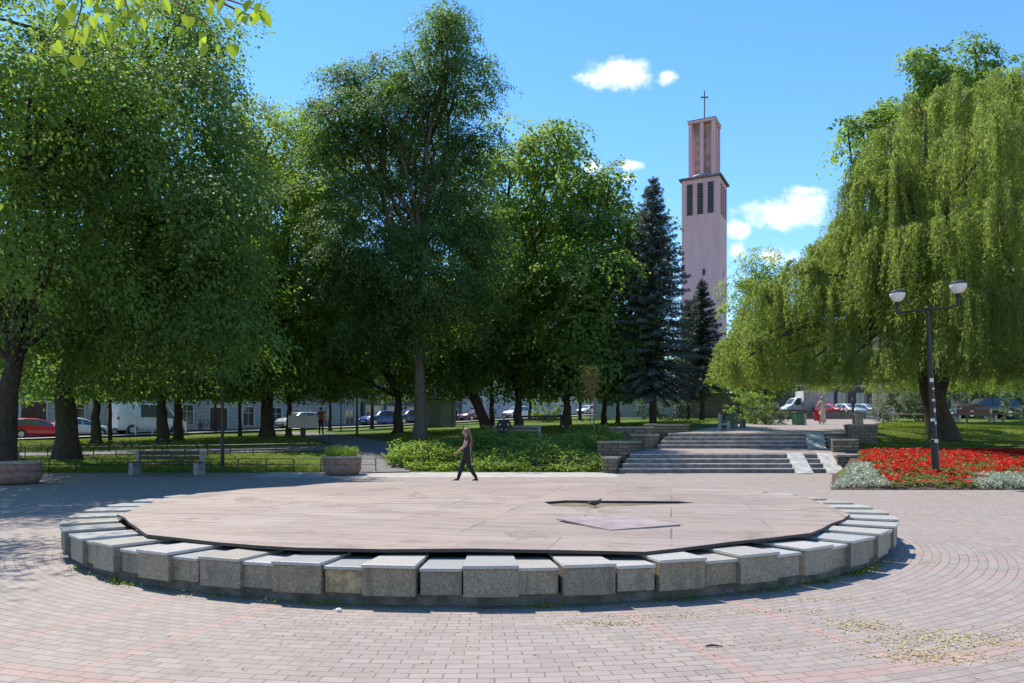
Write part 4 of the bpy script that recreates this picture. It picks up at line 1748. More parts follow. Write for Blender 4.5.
def person(label, loc, rz, J, mats, zones, hair, extra=None, curl=.3, scale=1.0, fem=False, hip_w=.13):
    """J: joints; mats: list of material names; zones: function(bone, point) -> material index"""
    root = empty('person', loc, rz, label, 'person')
    root.scale = (scale,) * 3
    names = list(J.keys())
    idx = {n_: i for i, n_ in enumerate(names)}
    bones = [('pelvis', 'spine'), ('spine', 'chest'), ('chest', 'neck'), ('neck', 'chin'), ('chin', 'head'), ('head', 'crown')]
    for s in 'lr':
        bones += [('chest', 'sh' + s), ('sh' + s, 'el' + s), ('el' + s, 'wr' + s), ('pelvis', 'hip' + s), ('hip' + s, 'kn' + s), ('kn' + s, 'ca' + s), ('ca' + s, 'an' + s), ('an' + s, 'to' + s)]
    rad = dict(pelvis=(hip_w + .02, .125), spine=(.14, .115) if fem else (.15, .115), chest=(.16, .128) if fem else (.17, .125), neck=(.055, .055), chin=(.070, .078), head=(.082, .098), crown=(.055, .065))
    for s in 'lr':
        rad.update({'sh' + s: .064, 'el' + s: .047, 'wr' + s: .028, 'hip' + s: .108, 'kn' + s: .075, 'ca' + s: .066, 'an' + s: .048, 'to' + s: .033})
    vs, fs = skin_mesh([Vector(J[n_]) for n_ in names], [(idx[a], idx[b]) for a, b in bones], [rad[n_] for n_ in names], idx['pelvis'], 2)
    mb = MB()
    mb.add(vs, fs)
    segs = [(a, b, Vector(J[a]), Vector(J[b])) for a, b in bones]

    def nearest(p):
        best = None
        for a, b, A, B in segs:
            t_ = max(0, min(1, (p - A).dot(B - A) / max((B - A).length_squared, 1e-9)))
            ra = rad[a][0] if isinstance(rad[a], tuple) else rad[a]
            rb = rad[b][0] if isinstance(rad[b], tuple) else rad[b]
            d = (p - A.lerp(B, t_)).length - (ra + (rb - ra) * t_)
            if best is None or d < best[0]:
                best = (d, a, b, t_)
        return best
    for i, f in enumerate(mb.f):
        p = sum((Vector(mb.v[k]) for k in f), Vector()) / len(f)
        d, a, b, t_ = nearest(p)
        mb.m[i] = zones(a, b, t_, p)
    # nose and ears belong to the head
    hd, ch = Vector(J['head']), Vector(J['chin'])
    fwd = Vector(J.get('face', (1, 0, 0))).normalized()
    side = Vector((-fwd.y, fwd.x, 0)).normalized()
    mid = hd.lerp(ch, .45)
    mb.ball(mid + fwd * .098 - Vector((0, 0, .012)), (.022, .016, .024), 8, 6, 0)
    for s in (-1, 1):
        mb.ball(mid + side * s * .088 - fwd * .005, (.018, .012, .032), 8, 6, 0)
    for s in 'lr':
        wv = Vector(J['wr' + s])
        fo = (wv - Vector(J['el' + s])).normalized()
        fo = (fo + Vector(J.get('hf' + s, (0, 0, 0)))).normalized()
        hand(mb, wv, fo, side * (1 if s == 'l' else -1), curl, 0)
    mb.build('body', mats, root, smooth=True)
    e = MB()
    for s in (-1, 1):
        e.ball(mid + fwd * .088 + side * s * .034 + Vector((0, 0, .022)), (.010, .014, .008), 8, 6)
    e.build('eyes', 'hair_dark', root)
    e = MB()
    e.ball(mid + fwd * .090 - Vector((0, 0, .056)), (.010, .024, .006), 8, 6)
    e.build('mouth', 'cloth_rust', root)
    if hair:
        hm, shape = hair
        e = MB()
        c = hd + Vector((0, 0, .022)) - fwd * .022
        e.ball(c, (.112, .100, .105), 14, 10)
        e.v = [p if not (Vector(p) - hd).dot(fwd) > .045 or p[2] > hd.z + .06 else tuple(Vector(p) - fwd * ((Vector(p) - hd).dot(fwd) - .045)) for p in e.v]
        if shape == 'long':
            pts = [c - fwd * .05 + Vector((0, 0, .02)), c - fwd * .095 - Vector((0, 0, .12)), c - fwd * .13 - Vector((0, 0, .30)), c - fwd * .15 - Vector((0, 0, .46))]
            v_, f_ = skin_mesh(pts, [(0, 1), (1, 2), (2, 3)], [(.09, .06), (.095, .055), (.085, .045), (.04, .02)], 0, 2)
            e.add(v_, f_)
        e.build('hair', hm, root, smooth=True)
    for s in 'lr':
        an, to = Vector(J['an' + s]), Vector(J['to' + s])
        dd = (to - an)
        dd.z = 0
        dd = dd.normalized() if dd.length > 1e-4 else fwd
        e = MB()
        zf = min(an.z - .085, to.z - .02)
        v_, f_ = skin_mesh([an - dd * .05 - Vector((0, 0, .045)), an + dd * .04 - Vector((0, 0, .045)), to + dd * .04 - Vector((0, 0, .005))], [(0, 1), (1, 2)], [(.042, .04), (.045, .042), (.040, .028)], 0, 1)
        e.add(v_, f_)
        e.build('shoe', mats[-1], root, smooth=True)
    return root


# woman in black, walking left
J = dict(pelvis=(0, 0, .93), spine=(.01, 0, 1.10), chest=(.005, 0, 1.27), neck=(.01, 0, 1.43), chin=(.035, 0, 1.50), head=(.03, 0, 1.575), crown=(.015, 0, 1.625),
         shl=(-.01, .155, 1.375), ell=(.06, .205, 1.12), wrl=(.27, .19, .95), shr=(-.01, -.155, 1.375), elr=(-.07, -.21, 1.10), wrr=(-.075, -.215, .87),
         hipl=(.0, .085, .87), knl=(-.07, .085, .49), cal=(-.17, .085, .33), anl=(-.29, .085, .115), tol=(-.17, .085, .05),
         hipr=(.02, -.085, .87), knr=(.16, -.085, .49), car=(.20, -.085, .34), anr=(.27, -.085, .085), tor=(.40, -.085, .06))


def z_woman(a, b, t_, p):
    if a in ('neck', 'chin', 'head'):
        return 0
    if a.startswith('sh') and b.startswith('el'):
        return 1 if t_ < .35 else 0
    if a.startswith('el'):
        return 0
    if p.z > 1.09:
        return 1
    return 2


wp = at(467, 24.0, float(np.interp(24.0, GY, GZ)))
wom = person('woman with long brown hair in dark top and black trousers walking left past the fountain', tuple(wp), PI, J, ['skin', 'cloth_brown', 'cloth_black', 'shoe'], z_woman, ('hair_brown', 'long'), fem=True, hip_w=.155)
wom.scale = (1.10, 1.14, 1.03)
# person standing, rust top, seen from behind, far off
J = dict(pelvis=(0, 0, .95), spine=(0, 0, 1.12), chest=(0, 0, 1.32), neck=(.01, 0, 1.48), chin=(.03, 0, 1.56), head=(.03, 0, 1.635), crown=(.015, 0, 1.69),
         shl=(0, .18, 1.43), ell=(-.02, .26, 1.15), wrl=(.08, .24, .92), shr=(0, -.18, 1.43), elr=(-.02, -.26, 1.15), wrr=(.08, -.24, .92),
         hipl=(0, .09, .89), knl=(.02, .10, .50), cal=(0, .10, .36), anl=(-.02, .11, .09), tol=(.12, .12, .05),
         hipr=(0, -.09, .89), knr=(.03, -.10, .50), car=(.02, -.10, .36), anr=(0, -.11, .09), tor=(.14, -.12, .05))


def z_rust(a, b, t_, p):
    if a in ('neck', 'chin', 'head'):
        return 0
    if a.startswith('el') or (a.startswith('sh') and b.startswith('el') and t_ > .6):
        return 0
    return 1 if p.z > .93 else 2


p = at(321, 48.5)
p.z += .045
pr = person('person in a rust red top and dark trousers standing on the park path', tuple(p), R(80), J, ['skin', 'cloth_rust', 'cloth_navy', 'shoe'], z_rust, ('hair_dark', 'short'))


def z_lady(a, b, t_, p):
    if a in ('neck', 'chin', 'head') or a.startswith('el'):
        return 0
    return 1


p = at(822, 46)
p.z = hz(p.x, p.y) + .05
person('lady in a sandy long dress walking away across the upper square', tuple(p), R(75), J, ['skin', 'cloth_tan', 'cloth_tan', 'cloth_white'], z_lady, ('hair_grey', 'short'), fem=True, scale=.97)
e = MB()
e.lathe([(.30, 0), (.31, .1), (.25, .5), (.18, .9), (.16, 1.0)], 18)
e.v = [(x, y * .8, z) for x, y, z in e.v]
dr = e.build('dress', 'cloth_tan', [o_ for o_ in col.objects if o_.get('label', '').startswith('lady in a sandy')][0], smooth=True)
dr.location = (0, 0, .12)
e = MB()
e.box((0, 0, .32), (.16, .42, .62), top=.78)
e.tube([(0, -.13, .62), (0, -.11, .80), (0, .11, .80), (0, .13, .62)], .012, 6)
o = e.build('red_bag', 'cloth_red', None, loc=(p.x - .36, p.y - .1, p.z + .11), rz=R(75), bevel=.03)
o.location = (p.x - .36, p.y - .06, p.z + .20)
o.scale = (.8, .8, .85)
tag(o, 'large bright red bag hanging at the side of the lady in sandy dress', 'bag')

# man seated on the bench
J = dict(pelvis=(0, 0, .57), spine=(-.03, 0, .75), chest=(-.02, 0, .95), neck=(.02, 0, 1.12), chin=(.06, 0, 1.19), head=(.055, 0, 1.265), crown=(.04, 0, 1.32),
         shl=(0, .19, 1.07), ell=(.08, .30, .80), wrl=(.28, .14, .70), shr=(0, -.19, 1.07), elr=(.08, -.30, .80), wrr=(.28, -.14, .70),
         hipl=(.05, .10, .56), knl=(.46, .16, .56), cal=(.47, .16, .38), anl=(.45, .17, .09), tol=(.58, .18, .05),
         hipr=(.05, -.10, .56), knr=(.46, -.16, .56), car=(.47, -.16, .38), anr=(.45, -.17, .09), tor=(.58, -.18, .05))


def z_man(a, b, t_, p):
    if a in ('neck', 'chin', 'head'):
        return 0
    if a.startswith('el') and t_ > .85:
        return 0
    return 1


p = at(504, 34.3)
person('man in navy clothes sitting on the bench behind the bushes', (p.x, p.y - .06, p.z - .06), R(-90), J, ['skin', 'cloth_navy', 'cloth_navy', 'shoe'], z_man, ('hair_dark', 'short'), scale=1.06)
# person in dark clothes near the far cars
J2 = dict(pelvis=(0, 0, .95), spine=(0, 0, 1.12), chest=(0, 0, 1.32), neck=(.01, 0, 1.48), chin=(.03, 0, 1.56), head=(.03, 0, 1.635), crown=(.015, 0, 1.69),
          shl=(0, .18, 1.43), ell=(-.02, .26, 1.15), wrl=(.08, .24, .92), shr=(0, -.18, 1.43), elr=(-.02, -.26, 1.15), wrr=(.08, -.24, .92),
          hipl=(0, .09, .89), knl=(.12, .10, .50), cal=(.10, .10, .36), anl=(.14, .10, .09), tol=(.27, .10, .05),
          hipr=(0, -.09, .89), knr=(-.03, -.10, .50), car=(-.10, -.10, .36), anr=(-.2, -.10, .11), tor=(-.08, -.10, .05))
p = at(853, 62)
p.z += .05
person('person in dark clothes walking beyond the far steps', tuple(p), R(170), J2, ['skin', 'cloth_black', 'cloth_black', 'shoe'], z_man, ('hair_dark', 'short'))

# pigeon on the rim of the opening
root = empty('pigeon', (1.34, 12.10, ZD + .004), R(14), 'dark grey pigeon standing at the edge of the opening in the deck', 'bird')
root.scale = (.78,) * 3
v_, f_ = skin_mesh([(-.06, 0, .085), (.02, 0, .095), (.085, 0, .115), (.115, 0, .155), (.122, 0, .178), (-.14, 0, .085), (-.20, 0, .085)],
                   [(0, 1), (1, 2), (2, 3), (3, 4), (0, 5), (5, 6)], [(.050, .045), (.062, .056), (.046, .046), (.025, .025), (.024, .022), (.03, .016), (.028, .006)], 1, 2)
e = MB()
e.add(v_, f_)
e.build('body', 'feather', root, smooth=True)
for s in (-1, 1):
    e = MB()
    e.ball((-.045, s * .052, .105), (.095, .014, .038), 12, 8)
    e.build('wing', 'feather', root, smooth=True)
    e = MB()
    e.tube([(.005, s * .022, .05), (.0, s * .024, .02), (.01, s * .024, .004)], .005, 6)
    for a in (-.4, 0, .4):
        e.tube([(.008, s * .024, .004), (.045, s * .024 + a * .03, .003)], .003, 5)
    e.build('leg', 'lamp_red', root)
e = MB()
e.tube([(.140, 0, .180), (.165, 0, .172)], [.007, .002], 6)
e.build('beak', 'plastic_dark', root)

# ---------------------------------------------------------------- vegetation
def leaf_mesh(name, C, A, N, ln, wd, tint, mat, parent=None, fold=.18, linkit=True):
    """leaves as folded quads: C base centre, A axis (unit), N normal (unit), ln/wd arrays"""
    n = len(C)
    B = np.cross(A, N)
    B /= np.maximum(np.linalg.norm(B, axis=1, keepdims=True), 1e-6)
    N2 = np.cross(B, A)
    ln = np.broadcast_to(np.asarray(ln, float), (n,))[:, None]
    wd = np.broadcast_to(np.asarray(wd, float), (n,))[:, None]
    v = np.empty((n, 4, 3), np.float32)
    v[:, 0] = C - A * ln * .5
    v[:, 1] = C - A * ln * .05 + B * wd * .5 + N2 * wd * fold
    v[:, 2] = C + A * ln * .5 - N2 * ln * .12
    v[:, 3] = C - A * ln * .05 - B * wd * .5 + N2 * wd * fold
    me = bpy.data.meshes.new(name)
    me.vertices.add(4 * n)
    me.vertices.foreach_set('co', v.ravel())
    me.loops.add(4 * n)
    me.loops.foreach_set('vertex_index', np.arange(4 * n, dtype=np.int32))
    me.polygons.add(n)
    me.polygons.foreach_set('loop_start', np.arange(0, 4 * n, 4, dtype=np.int32))
    at_ = me.attributes.new('tint', 'FLOAT', 'POINT')
    at_.data.foreach_set('value', np.repeat(np.clip(tint, 0, 1).astype(np.float32), 4))
    me.update(calc_edges=True)
    me.materials.append(M[mat])
    o = bpy.data.objects.new(name, me)
    col.objects.link(o)
    if parent:
        o.parent = parent
    return o


def rand_unit(n):
    v = rng.normal(size=(n, 3))
    return v / np.linalg.norm(v, axis=1, keepdims=True)


def norm_rows(v):
    return v / np.maximum(np.linalg.norm(v, axis=1, keepdims=True), 1e-6)


DENS = 1.8
STAT = []


def crown_points(lobes, clump_m2, leaves, sig=(.42, .42, .20), inner=.30):
    """lobes: array (n,6) centre and radii. Returns leaf centres, outward dirs, clump tint"""
    P_, O_, T_, CC = [], [], [], []
    lob = np.array(lobes, float)
    for L in lob:
        c, r = L[:3], L[3:]
        area = 4 * PI * ((r[0] * r[1]) ** 1.6 / 3 + (r[0] * r[2]) ** 1.6 / 3 + (r[1] * r[2]) ** 1.6 / 3) ** (1 / 1.6)
        nc = max(4, int(DENS * area / clump_m2))
        d = rand_unit(nc)
        # uneven surface: low-frequency bumps
        k = 1 + .16 * np.sin(d @ rng.normal(size=3) * 5 + rng.uniform(0, 6)) + .12 * np.sin(d @ rng.normal(size=3) * 9)
        rad = np.where(rng.random(nc) < inner, rng.uniform(.25, .85, nc), rng.uniform(.82, 1.08, nc)) * k
        q = c + d * r * rad[:, None]
        # drop what is buried deep inside another lobe
        keep = np.ones(nc, bool)
        for L2 in lob:
            if L2 is L:
                continue
            keep &= (((q - L2[:3]) / L2[3:]) ** 2).sum(1) > .35
        q, d = q[keep], d[keep]
        if len(q) == 0:
            continue
        CC.append(q)
        nl = rng.poisson(leaves, len(q))
        rep = np.repeat(np.arange(len(q)), nl)
        sz = rng.uniform(.65, 1.35, len(q))[rep]
        off = rng.normal(size=(len(rep), 3)) * np.array(sig) * sz[:, None]
        # outer edges of a clump droop a little
        hor = np.hypot(off[:, 0], off[:, 1])
        off[:, 2] -= .35 * hor ** 1.5
        P_.append(q[rep] + off)
        O_.append(norm_rows(d[rep] + .6 * norm_rows(off)))
        T_.append(np.clip(rng.uniform(.1, .8, len(q))[rep] + rng.normal(0, .16, len(rep)), 0, 1))
    return np.concatenate(P_), np.concatenate(O_), np.concatenate(T_), np.concatenate(CC)


def crown(name, lobes, parent, mat, clump=1.0, leaves=42, size=.17, sig=(.42, .42, .20), inner=.2, wd=.62, droop=.35, zmin=-9):
    """boughs: flattened drooping sprays of leaves spread through each lobe, so that every bough has a lit top and a shaded underside"""
    lob = np.array(lobes, float)
    rb0 = sig[0] * 2.5
    Pl, Nl, Al, Tl, CC = [], [], [], [], []
    for li, L in enumerate(lob):
        c, r = L[:3], L[3:]
        area = 4 * PI * r[0] * r[2]
        nb = max(5, int(DENS * .46 * area / (clump * rb0 * rb0)))
        d = rand_unit(nb)
        k = 1 + .18 * np.sin(d @ rng.normal(size=3) * 5 + rng.uniform(0, 6))
        rad = np.where(rng.random(nb) < inner, rng.uniform(.2, .75, nb), rng.uniform(.74, 1.20, nb)) * k
        q = c + d * r * rad[:, None]
        keep = np.ones(nb, bool)
        for lj, L2 in enumerate(lob):
            if lj != li:
                keep &= (((q - L2[:3]) / L2[3:]) ** 2).sum(1) > .38
        q, d = q[keep], d[keep]
        m = len(q)
        if m == 0:
            continue
        CC.append(q)
        rb = rb0 * rng.uniform(.6, 1.35, m)
        nbv = norm_rows(d * .65 + np.array([0, 0, .75]) + rng.normal(size=(m, 3)) * .28)
        e1 = norm_rows(d - nbv * (d * nbv).sum(1, keepdims=True) + 1e-4)
        e2 = np.cross(nbv, e1)
        nl = rng.poisson(leaves * 3.1 * (rb / rb0) ** 1.7)
        rep = np.repeat(np.arange(m), nl)
        n = len(rep)
        th = rng.uniform(0, 2 * PI, n)
        ru = np.sqrt(rng.random(n)) * (1 + .25 * np.sin(th * 3 + rep * 1.7) + .15 * np.sin(th * 7 + rep))
        u, v = ru * np.cos(th) * 1.15 + .15, ru * np.sin(th) * .85
        R_ = rb[rep][:, None]
        pos = q[rep] + (e1[rep] * u[:, None] + e2[rep] * v[:, None]) * R_ + nbv[rep] * (rng.normal(0, .13, n))[:, None] * R_
        pos[:, 2] -= (.28 * ru ** 2 * rb[rep]) + .10 * rng.random(n)
        ok = pos[:, 2] > zmin + rng.normal(0, .18, n)
        pos, rep, th, ru, n = pos[ok], rep[ok], th[ok], ru[ok], int(ok.sum())
        Pl.append(pos)
        o_ = e1[rep] * np.cos(th)[:, None] + e2[rep] * np.sin(th)[:, None]
        N = norm_rows(nbv[rep] + o_ * (.45 * ru)[:, None] + rng.normal(size=(n, 3)) * .30)
        A = norm_rows(o_ * .8 + e1[rep] * .4 + rng.normal(size=(n, 3)) * .45 - np.array([0, 0, droop]))
        Nl.append(N)
        Al.append(norm_rows(A - N * (A * N).sum(1, keepdims=True)))
        Tl.append(np.clip(rng.uniform(.05, .85, m)[rep] + rng.normal(0, .15, n), 0, 1))
    P_ = np.concatenate(Pl)
    n = len(P_)
    ln = size * rng.uniform(.65, 1.3, n)
    STAT.append((mat, n))
    o = leaf_mesh(name, P_, np.concatenate(Al), np.concatenate(Nl), ln, ln * wd, np.concatenate(Tl), mat, parent)
    return o, np.concatenate(CC)


def curve_pts(a, b, n=5, sag=.0, jit=.0, rs=random):
    a, b = Vector(a), Vector(b)
    out = []
    for i in range(n + 1):
        t_ = i / n
        p = a.lerp(b, t_)
        p.z += sag * math.sin(PI * t_)
        if 0 < i < n:
            p += Vector((rs.uniform(-jit, jit), rs.uniform(-jit, jit), rs.uniform(-jit, jit) * .5))
        out.append(p)
    return out


def trunk_mesh(name, parent, base_r, fork, lobes, CC, mat='bark', lean_pts=None, twigs=40, rs=None):
    rs = rs or random.Random(len(lobes) * 7 + int(base_r * 100))
    mb = MB()
    pts = lean_pts or curve_pts((0, 0, 0), fork, 5, 0, base_r * .25, rs)
    pts = [Vector(p) for p in pts]
    pts = [pts[0] - Vector((0, 0, .3)), pts[0] + Vector((0, 0, .05)), pts[0].lerp(pts[1], .45)] + pts[1:]
    n = len(pts)
    rr = [base_r * 1.55, base_r * 1.38, base_r * 1.05] + [base_r * (1 - .42 * i / max(1, n - 4)) for i in range(n - 3)]
    b0 = len(mb.v)
    mb.tube(pts, rr, 12)
    # root flare: uneven
    for i in range(b0, b0 + 24):
        x, y, z = mb.v[i]
        a = math.atan2(y - pts[0].y, x - pts[0].x)
        k = 1 + .18 * math.sin(a * 5 + base_r * 50)
        mb.v[i] = (pts[0].x + (x - pts[0].x) * k, pts[0].y + (y - pts[0].y) * k, z)
    fk = pts[-1]
    r1 = rr[-1]
    ends = []
    for L in lobes:
        c = Vector(L[:3])
        d = (c - fk).length
        pp = curve_pts(fk - Vector((0, 0, .15)), c, 5, d * .10, d * .05, rs)
        ri = max(.035, min(r1 * .8, .03 + d * (.011 if mat == 'bark_pale' else .016)))
        mb.tube(pp, [ri * (1 - .75 * i / 5) + .012 for i in range(6)], 7)
        ends.append((pp, ri))
    if len(CC):
        for k in range(twigs):
            c = Vector(CC[rs.randrange(len(CC))])
            pp, ri = min(ends, key=lambda e_: (e_[0][4] - c).length)
            a = pp[rs.randint(2, 5)]
            d = (c - a).length
            mb.tube(curve_pts(a, c, 3, d * .08, d * .06, rs), [ri * .32 + .008, ri * .22 + .006, ri * .14 + .005, .005], 5)
    return mb.build(name, mat, parent, smooth=True)


def px_lobes(spec, d, base, jit=1.0, squash=.9, depth=.9, extra=0, seed=0):
    """spec: (px, py, r_px[, depth offset m]) -> lobes in tree coordinates"""
    rs = random.Random(seed)
    out = []
    for s in spec:
        dd = s[3] if len(s) > 3 else rs.uniform(-1, 1) * s[2] / F * d * depth * jit
        q = P3(s[0], s[1], d + dd)
        r = s[2] / F * d
        out.append((q.x - base.x, q.y - base.y, q.z - base.z, r * rs.uniform(.92, 1.12), r * rs.uniform(.92, 1.12), r * squash * rs.uniform(.9, 1.1)))
    for _ in range(extra):
        a = out[rs.randrange(len(spec))]
        k = rs.uniform(.5, .8)
        out.append((a[0] + rs.uniform(-1, 1) * a[3] * .6, a[1] + rs.choice((-1, 1)) * a[4] * .9, a[2] + rs.uniform(-.6, .4) * a[5], a[3] * k, a[4] * k, a[5] * k))
    return out


def tree(name, label, px, d, r, spec, mat, fork_py, group=None, fork_px=None, clump=1.0, leaves=42, size=.17, extra=0, squash=.9, bark='bark', sig=(.42, .42, .20), inner=.2, twigs=40, wd=.62, trunk_px=None, cat='tree', depth=.9, low_py=401):
    b = at(px, d)
    root = empty(name, tuple(b), 0, label, cat, group)
    lob = px_lobes(spec, d, b, extra=extra, squash=squash, seed=px * 3 + int(d), depth=depth)
    co, CC = crown('crown', lob, root, mat, clump, leaves, size, sig, inner, wd, zmin=P3(px, low_py, d).z - b.z)
    fk = P3(fork_px if fork_px is not None else px, fork_py, d) - b
    lp_ = None
    if trunk_px:
        lp_ = [P3(x_, y_, d) - b for x_, y_ in trunk_px]
        lp_[0] = Vector((0, 0, 0))
    trunk_mesh('trunk', root, r, tuple(fk), lob, CC, bark, lp_, twigs)
    return root


GT = 'broadleaf trees of the park'
tree('maple_tree', 'huge old tree forking low at the left edge with dark leaning limbs', 2, 26, .40,
     [(-30, 60, 95), (40, 30, 95), (-70, 190, 95), (20, 150, 90), (-30, 285, 55, 4), (-60, 330, 60, 2), (70, 230, 55, -2), (90, 90, 75), (-20, 205, 70, -2.0), (30, 100, 80, -3), (70, 320, 30, 4)],
     'leaf_mid', 370, GT, trunk_px=[(2, 462), (4, 425), (8, 390), (16, 360)], size=.15, clump=.95, leaves=92, sig=(.60, .6, .2))
tree('lime_tree', 'large dark tree with thick leaning trunk right of the red car', 68, 33, .42,
     [(120, 40, 80), (176, 25, 46), (182, 100, 46, -5), (140, 150, 78, -6), (90, 250, 75), (185, 215, 62, -6), (150, 300, 62, -5), (60, 330, 60), (110, 350, 45, -2), (30, 375, 35), (210, 290, 45, -4.5), (205, 55, 22, -3), (212, 135, 18, -3), (222, 318, 26, -6.5), (120, 220, 80, -3), (190, 330, 40, -5)],
     'leaf_dark', 370, GT, trunk_px=[(68, 447), (66, 410), (63, 385), (70, 355)], size=.16, leaves=92, sig=(.60, .6, .2), clump=.95)
tree('lime_tree', 'yellowish green tree whose crown catches the sun left of the tall ash', 267, 45, .36,
     [(275, 155, 48), (305, 185, 42), (255, 205, 55), (315, 240, 45), (275, 280, 60), (325, 300, 38), (245, 320, 55), (300, 345, 45), (260, 128, 28), (300, 130, 26), (332, 205, 22), (335, 265, 22), (235, 250, 50), (290, 230, 55, -4)],
     'leaf_lime', 385, GT, trunk_px=[(267, 434), (267, 410), (268, 385), (272, 350)], size=.17, leaves=80, sig=(.56, .56, .2))
tree('lime_tree', 'dark tree with straight trunk, left one of the close pair beside the van', 163, 43, .34,
     [(170, 260, 55), (135, 320, 50), (200, 310, 50), (165, 350, 48), (120, 365, 32), (210, 360, 36), (180, 385, 22)],
     'leaf_dark', 395, GT, size=.17, leaves=44)
tree('lime_tree', 'dark tree with straight trunk, right one of the close pair beside the van', 178, 44.5, .29,
     [(195, 230, 55), (230, 290, 50), (215, 345, 48), (185, 365, 36), (245, 360, 36), (225, 385, 20)],
     'leaf_mid', 395, GT, size=.17, leaves=42)
tree('lime_tree', 'dark tree left of the pair, its trunk right of the silver white car', 96.5, 43, .28,
     [(90, 300, 50), (60, 350, 42), (115, 345, 45), (95, 375, 30), (50, 380, 24)], 'leaf_dark', 398, GT, size=.17, leaves=42)
tree('young_tree', 'young tree with thin trunk at the rear of the white van', 110, 44, .12, [(112, 360, 30), (125, 380, 20), (100, 350, 26)], 'leaf_mid', 395, GT, size=.16, leaves=34)
tree('young_tree', 'young tree with thin trunk before the cream house, right of the near lamp', 240, 48, .12, [(240, 350, 34), (225, 372, 24), (258, 370, 24), (215, 390, 13)], 'leaf_lime', 398, GT, size=.17, leaves=40)
tree('lime_tree', 'dark tree with slender trunk beside the grey notice board', 289, 45.5, .20, [(300, 330, 45), (280, 370, 38), (325, 365, 36), (300, 392, 22), (335, 390, 17)], 'leaf_dark', 400, GT, size=.17, leaves=42)
tree('ash_tree', 'tallest airy tree with pale straight trunk in the middle of the lawn', 420, 39, .30,
     [(440, 40, 30), (458, 85, 34), (432, 100, 32), (400, 75, 26), (385, 115, 32), (350, 85, 22), (345, 125, 28), (325, 150, 22), (420, 150, 40), (470, 140, 26), (375, 165, 36), (455, 195, 40), (350, 200, 30), (410, 215, 42), (480, 245, 34), (375, 260, 42), (430, 275, 45), (340, 270, 34), (465, 305, 34), (400, 320, 38), (360, 325, 30), (448, 22, 16), (318, 110, 14)],
     'leaf_ash', 240, GT, trunk_px=[(420, 433), (420, 400), (419, 360), (418, 310), (418, 262)], size=.15, clump=.60, leaves=32, bark='bark_pale', sig=(.30, .30, .26), inner=.25, twigs=160, wd=.5)
tree('lime_tree', 'broad dark tree behind the tall straight trunk, left of it', 398, 46, .30,
     [(370, 300, 42), (410, 330, 42), (350, 345, 40), (390, 365, 36), (425, 370, 32), (340, 300, 36), (330, 375, 26), (360, 385, 22)], 'leaf_dark', 395, GT, size=.17, leaves=44)
tree('maple_tree', 'dark tree with trunk leaning to the left behind the walking woman', 487, 47, .30,
     [(445, 300, 42), (475, 330, 40), (440, 350, 36), (500, 345, 34), (465, 370, 26), (430, 378, 20)], 'leaf_dark', 350, GT,
     trunk_px=[(487, 426), (478, 405), (468, 388), (462, 370), (460, 350)], size=.18, leaves=44)
tree('young_tree', 'slender dark trunk beside the leaning one', 492, 49.5, .17, [(495, 330, 34), (510, 355, 28), (480, 360, 24)], 'leaf_dark', 380, GT, size=.18, leaves=40)
tree('maple_tree', 'tall dense maple with sunlit rounded top, trunk right of the seated man', 518, 46.5, .30,
     [(535, 148, 34), (512, 160, 30), (560, 150, 26), (500, 200, 42), (545, 200, 45), (580, 190, 28), (520, 260, 52), (570, 255, 42), (495, 290, 45), (545, 310, 52), (505, 345, 42), (560, 350, 40), (485, 230, 36), (530, 378, 26)],
     'leaf_mid', 395, GT, size=.20, clump=1.15, leaves=40, wd=.85, sig=(.46, .46, .18))
tree('maple_tree', 'dense maple with yellowish leaf tips next to the blue spruce', 567, 44, .28,
     [(600, 195, 28), (585, 225, 38), (620, 235, 34), (600, 275, 44), (630, 270, 24), (575, 300, 46), (625, 315, 38), (642, 300, 15, -1), (638, 278, 16, -1), (634, 325, 20, -1), (632, 250, 15, -1), (560, 345, 40), (600, 355, 40), (628, 345, 22), (580, 385, 22), (610, 180, 16), (645, 245, 14)],
     'leaf_mid', 395, GT, size=.21, clump=1.15, leaves=40, wd=.85, sig=(.46, .46, .18))
tree('maple_tree', 'small dark tree left of the spruce, behind the bare sapling', 604, 48, .20, [(610, 355, 32), (595, 378, 24), (630, 372, 24), (615, 392, 16)], 'leaf_dark', 400, GT, size=.19, leaves=42)
tree('young_tree', 'slender tree right behind the small dark tree, near the yard wall', 618, 50, .15, [(625, 345, 30), (640, 370, 24), (615, 365, 22)], 'leaf_mid', 400, GT, size=.19, leaves=38)
# trees further back, beyond the street
GB = 'trees far behind the lawn'
back = tree('background_tree', 'light green tree far off right of the church tower', 757, 82, .22,
            [(757, 268, 20), (745, 285, 18), (772, 280, 18), (758, 300, 22), (740, 310, 16), (778, 312, 18), (760, 330, 24), (745, 350, 20), (780, 345, 18)], 'leaf_lime', 385, GB, size=.24, leaves=26, clump=1.3, twigs=20)
for (px, d, sc, lab) in ((30, 70, 1.0, 'sunlit tree across the street above the red car'), (330, 62, .72, 'sunlit low tree above the standing person'), (372, 66, .80, 'bright tree over the blue estate car'),
                         (438, 78, .95, 'bright tree above the utility building'), (580, 74, .9, 'bright tree above the pale building right of the seated man'), (-60, 60, 1.0, 'tree beyond the left edge of the lawn'),
                         (130, 62, .8, 'bright tree over the white van'), (215, 66, .8, 'bright tree in front of the cream house'), (530, 84, 1.0, 'bright tree far behind the seated man')):
    copy_tree(back, at(px, d), rng.uniform(0, 6.2), lab, None, (sc * .9, sc * .9, sc))
